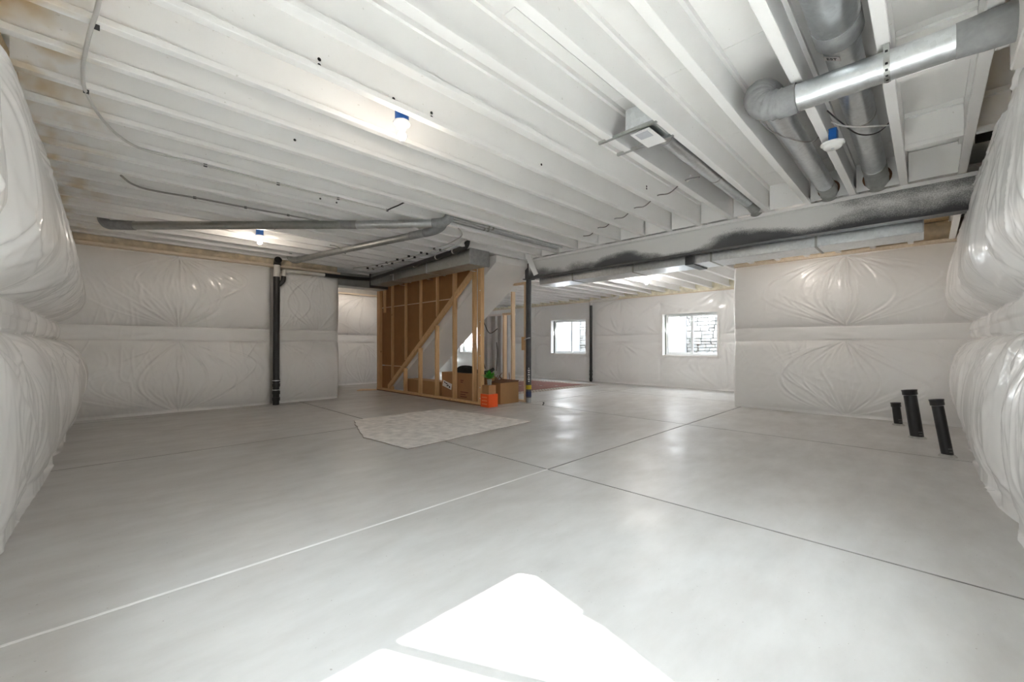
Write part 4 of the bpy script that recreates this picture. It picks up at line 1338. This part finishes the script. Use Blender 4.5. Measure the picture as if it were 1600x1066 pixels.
# ------------------------------------------------------------------ drain stubs
def stub(x, y, h, r, lx, ly, label):
    t = thing('drain_stub', label, 'pipe', (x, y, 0), 'capped drain stubs by the bay wall')
    top = (x + lx, y + ly, h)
    MB().tube([(x, y, 0.0), (x + lx * 0.9, y + ly * 0.9, h * 0.9)], r, 20).build('pipe', M['abs'], t)
    a = Vector((lx, ly, h)).normalized()
    MB().lathe([(r + 0.002, -0.05), (r + 0.009, -0.045), (r + 0.009, -0.004), (r + 0.012, 0.0), (r + 0.012, 0.012), (0.01, 0.014)], top, a, 20).build('cap', M['abs'], t)
    MB().lathe([(r + 0.025, 0.0), (r + 0.014, 0.016), (r + 0.002, 0.022)], (x, y, 0), (0, 0, 1), 18).build('grout_ring', M['mortarbase'], t)
    pm = MB()
    rnd = random.Random(int(x * 100))
    for k in range(2):
        zz = 0.05 + 0.03 * k
        c = Vector((x + lx * zz / h - r * 0.98 * 0.8, y + ly * zz / h - r * 0.6 * 0.98, zz))
        pm.obox(c, Vector((0.6, -0.8, 0)) * rnd.uniform(0.01, 0.024), Vector((0.8, 0.6, 0)) * 0.002, (0, 0, 0.005))
    o_ = pm.build('printed_marks', M['abs_print'], t); o_['kind'] = 'stuff'
stub(7.90, 0.29, 0.30, 0.046, 0.0, 0.03, 'shortest black drain stub, nearest the bay wall')
stub(6.95, 0.09, 0.56, 0.062, 0.01, 0.07, 'thick black capped drain stub in the middle')
stub(6.01, -0.14, 0.55, 0.046, 0.01, 0.08, 'slim black capped drain stub, nearest the right wall insulation')

# ------------------------------------------------------------------ rugs
pts = [(2.68, 5.96), (2.45, 5.35), (2.26, 4.78), (2.34, 3.91), (3.4, 3.99), (4.45, 4.06), (4.38, 5.0), (4.24, 5.97), (3.5, 5.99)]
def jag(pts, n=6, a=0.012):
    rnd = random.Random(3); out = []
    for (p, q) in zip(pts, pts[1:] + pts[:1]):
        for k in range(n):
            t = k / n
            j = a if k else 0
            out.append((p[0] + (q[0] - p[0]) * t + rnd.uniform(-j, j), p[1] + (q[1] - p[1]) * t + rnd.uniform(-j, j)))
    return out
cp = thing('carpet_remnant', 'pale beige carpet remnant lying cut and flat on the floor', 'carpet', (3.3, 4.9, 0))
J_ = jag(pts)
ctr = (sum(p[0] for p in J_) / len(J_), sum(p[1] for p in J_) / len(J_))
MB().prism([(x_, y_, 0.0008) for x_, y_ in J_][::-1], (0, 0, 0.007)).build('backing', M['carpet_edge'], cp)
MB().prism([(x_ + (ctr[0] - x_) * .006, y_ + (ctr[1] - y_) * .006, 0.008) for x_, y_ in J_][::-1], (0, 0, 0.006)).build('pile', M['carpet'], cp)
pr = thing('patterned_rug', 'red patterned oriental rug in the far room behind the column', 'rug', (8.4, 7.9, 0))
MB().box(6.75, 10.10, 6.62, 9.2, 0.001, 0.008).build('border', M['rug_border'], pr)
MB().box(7.10, 9.78, 6.92, 8.9, 0.0082, 0.010).build('field', M['rug'], pr)
fr_ = MB()
for k in range(100):
    yy = 6.64 + k * 0.0255
    fr_.box(6.69, 6.75, yy, yy + 0.008, 0.001, 0.005); fr_.box(10.10, 10.16, yy, yy + 0.008, 0.001, 0.005)
o = fr_.build('fringe', M['paper'], pr); o['kind'] = 'stuff'

# ------------------------------------------------------------------ boxes and clutter
def carton(name, label, x0, x1, y0, y1, z0, z1, mat, open_top=False, cat='box'):
    t = thing(name, label, cat, ((x0 + x1) / 2, (y0 + y1) / 2, z0))
    if not open_top:
        MB().bbox(x0, x1, y0, y1, z0, z1, 0.004).build('carton_body', mat, t)
    else:
        w = 0.006
        b_ = MB()
        b_.box(x0, x1, y0, y0 + w, z0, z1); b_.box(x0, x1, y1 - w, y1, z0, z1)
        b_.box(x0, x0 + w, y0 + w, y1 - w, z0, z1); b_.box(x1 - w, x1, y0 + w, y1 - w, z0, z1); b_.box(x0 + w, x1 - w, y0 + w, y1 - w, z0, z0 + w)
        b_.build('carton_body', mat, t)
    return t
bx = carton('carton', 'large closed brown carton with a white label behind the studs', 5.13, 5.50, 5.98, 7.22, 0.002, 0.56, M['card'])
lab = MB(); yc = 7.03; 
lab.obox((5.128, 7.02, 0.30), (0, 0.15, 0.035), (0.0015, 0, 0), (0, -0.014, 0.06)); lab.build('shipping_label', M['paper'], bx)
ms = MB()
for (dy, dz, w, h_) in ((0.02, 0.02, 0.03, 0.010), (-0.03, 0.0, 0.02, 0.012), (0.0, -0.02, 0.02, 0.009), (0.08, 0.03, 0.02, 0.012), (-0.08, -0.02, 0.02, 0.02)):
    ms.obox((5.126, 7.02 + dy, 0.30 + dz + dy * 0.23), (0, w, w * .23), (0.0008, 0, 0), (0, 0, h_))
o = ms.build('label_print', M['inkblack'], bx); o['kind'] = 'stuff'
ms = MB()
for (yy, zz, w) in ((6.46, 0.19, 0.12), (6.50, 0.145, 0.08), (6.48, 0.10, 0.10), (6.53, 0.42, 0.05), (6.54, 0.385, 0.035)):
    ms.obox((5.128, yy, zz), (0, w, 0), (0.0008, 0, 0), (0, 0, 0.009))
o = ms.build('printed_lines', M['ink'], bx); o['kind'] = 'stuff'
carton('carton', 'low brown carton lying behind the studs left of the labelled one', 5.13, 5.46, 7.30, 8.62, 0.002, 0.34, M['card_light'])
# black bag on the carton
bag = MB()
prof = []
vs, fs = [], []
nU, nV = 20, 8
for i in range(nU):
    for j in range(nV + 1):
        a = 2 * math.pi * i / nU; t = j / nV
        r_ = math.cos(t * math.pi / 2) ** 0.6
        vs.append((5.33 + 0.13 * math.cos(a) * r_, 6.62 + 0.34 * math.sin(a) * r_ + 0.04 * t, 0.562 + 0.13 * math.sin(t * math.pi / 2) * (1 + 0.12 * math.sin(3 * a))))
for i in range(nU):
    for j in range(nV):
        a = i * (nV + 1) + j; b_ = ((i + 1) % nU) * (nV + 1) + j
        fs.append((a, b_, b_ + 1, a + 1))
bag._add(vs, fs, True)
tag(bag.build('bag', M['black_fabric']), 'slumped black bag lying on the large labelled carton', 'bag')

# open carton
oc = carton('carton', 'open brown carton with raised flaps in front of the narrow lumber frame', 5.37, 5.86, 5.68, 6.22, 0.002, 0.40, M['card_light'], True)
MB().box(5.377, 5.853, 5.687, 6.213, 0.30, 0.305).build('inner_floor', M['card_dark'], oc)
for (p, ax_, ay_) in (((5.87, 5.95, 0.415), (0.02, 0, 0.012), (0, 0.26, 0)), ((5.60, 6.28, 0.44), (0.24, 0, 0.0), (0, 0.06, 0.035)), ((5.62, 5.79, 0.415), (0.23, 0, 0.006), (0, 0.10, 0.012)), ((5.47, 5.96, 0.425), (0.10, 0, 0.02), (0, 0.25, 0.01))):
    n_ = Vector(ax_).cross(Vector(ay_)).normalized() * 0.003
    MB().obox(p, ax_, ay_, n_).build('flap', M['card_dark'], oc)
ob = carton('carton', 'small bright orange box on the floor at the stud wall end', 4.93, 5.16, 5.52, 5.74, 0.002, 0.235, M['orange'])
ms = MB()
for zz in (0.06, 0.12, 0.18):
    ms.obox((4.9285, 5.63, zz), (0, 0.07, 0), (0.001, 0, 0), (0, 0, 0.008))
o = ms.build('printed_lines', M['orange_light'], ob); o['kind'] = 'stuff'
carton('carton', 'small tan carton stacked on top of the orange box', 4.95, 5.13, 5.54, 5.72, 0.237, 0.395, M['card'])
# potted plant on the tan carton
pl = thing('potted_plant', 'small bright green leafy plant in a pot on the tan carton', 'plant', (5.06, 5.64, 0.397))
MB().lathe([(0.035, 0.0), (0.045, 0.09), (0.047, 0.095), (0.03, 0.092)], (5.06, 5.64, 0.397), (0, 0, 1), 16).build('pot', M['terracotta'], pl)
rnd = random.Random(5)
for k in range(26):
    a = k * 2.39996; el = 0.25 + 1.1 * ((k * 7) % 26) / 26
    L = rnd.uniform(0.12, 0.20)
    dirv = Vector((math.cos(a) * math.cos(el), math.sin(a) * math.cos(el), math.sin(el)))
    side = dirv.cross(Vector((0, 0, 1))).normalized()
    base = Vector((5.06, 5.64, 0.50)) + dirv * 0.015
    up_ = side.cross(dirv)
    vs = [base, base + dirv * L * 0.45 + side * 0.042 + up_ * 0.006, base + dirv * L - Vector((0, 0, 0.02)), base + dirv * L * 0.45 - side * 0.042 + up_ * 0.006, base + dirv * L * 0.5 - up_ * 0.004]
    m = MB(); m._add(vs, [(0, 1, 4), (1, 2, 4), (2, 3, 4), (3, 0, 4)], False)
    m.build('leaf', M['leaf'], pl)
# dark carton end and rolled black item beyond the end stud
carton('carton', 'tall thin dark brown carton standing against the wall end stud', 5.12, 5.20, 5.80, 5.97, 0.002, 0.55, M['card_dark'])
ro = MB().tube(smooth_path([(5.15, 5.93, 0.60), (5.32, 5.97, 0.60), (5.50, 6.02, 0.645)]), 0.035, 12)
tag(ro.build('rolled_mat', M['black_fabric']), 'dark rolled mat end sticking out above the plant', 'mat')
# twiggy heap behind
hp = thing('dried_branches', 'heap of dry brown twigs behind the green plant', 'branches', (6.9, 7.6, 0.0))
rnd = random.Random(9)
for k in range(16):
    p = Vector((6.9 + rnd.uniform(-.15, .15), 7.5 + rnd.uniform(-.2, .2), 0.0))
    q = p + Vector((rnd.uniform(-.15, .15), rnd.uniform(-.25, .25), rnd.uniform(0.30, 0.58)))
    MB().tube(smooth_path([p, (p + q) / 2 + Vector((rnd.uniform(-.08, .08), rnd.uniform(-.08, .08), 0)), q], 4), [0.012] * 4 + [0.009] * 4 + [0.005], 6).build('twig', M['soil'], hp)
# offcuts on the floor
m = MB().prism([(4.52, 9.9, 0.001), (4.95, 9.70, 0.001), (4.97, 9.86, 0.001), (4.75, 10.15, 0.001)], (0, 0, 0.02))
tag(m.build('board_offcut', M['stud_pale']), 'flat pale board offcut on the floor at the left stud wall end', 'board')
m = MB().tube(smooth_path([(6.10, 5.25, 0.012), (6.03, 5.17, 0.02), (5.86, 5.05, 0.012)]), 0.010, 8)
tag(m.build('rubber_strip', M['cable_black']), 'short black strip on the floor right of the column foot', 'strip')
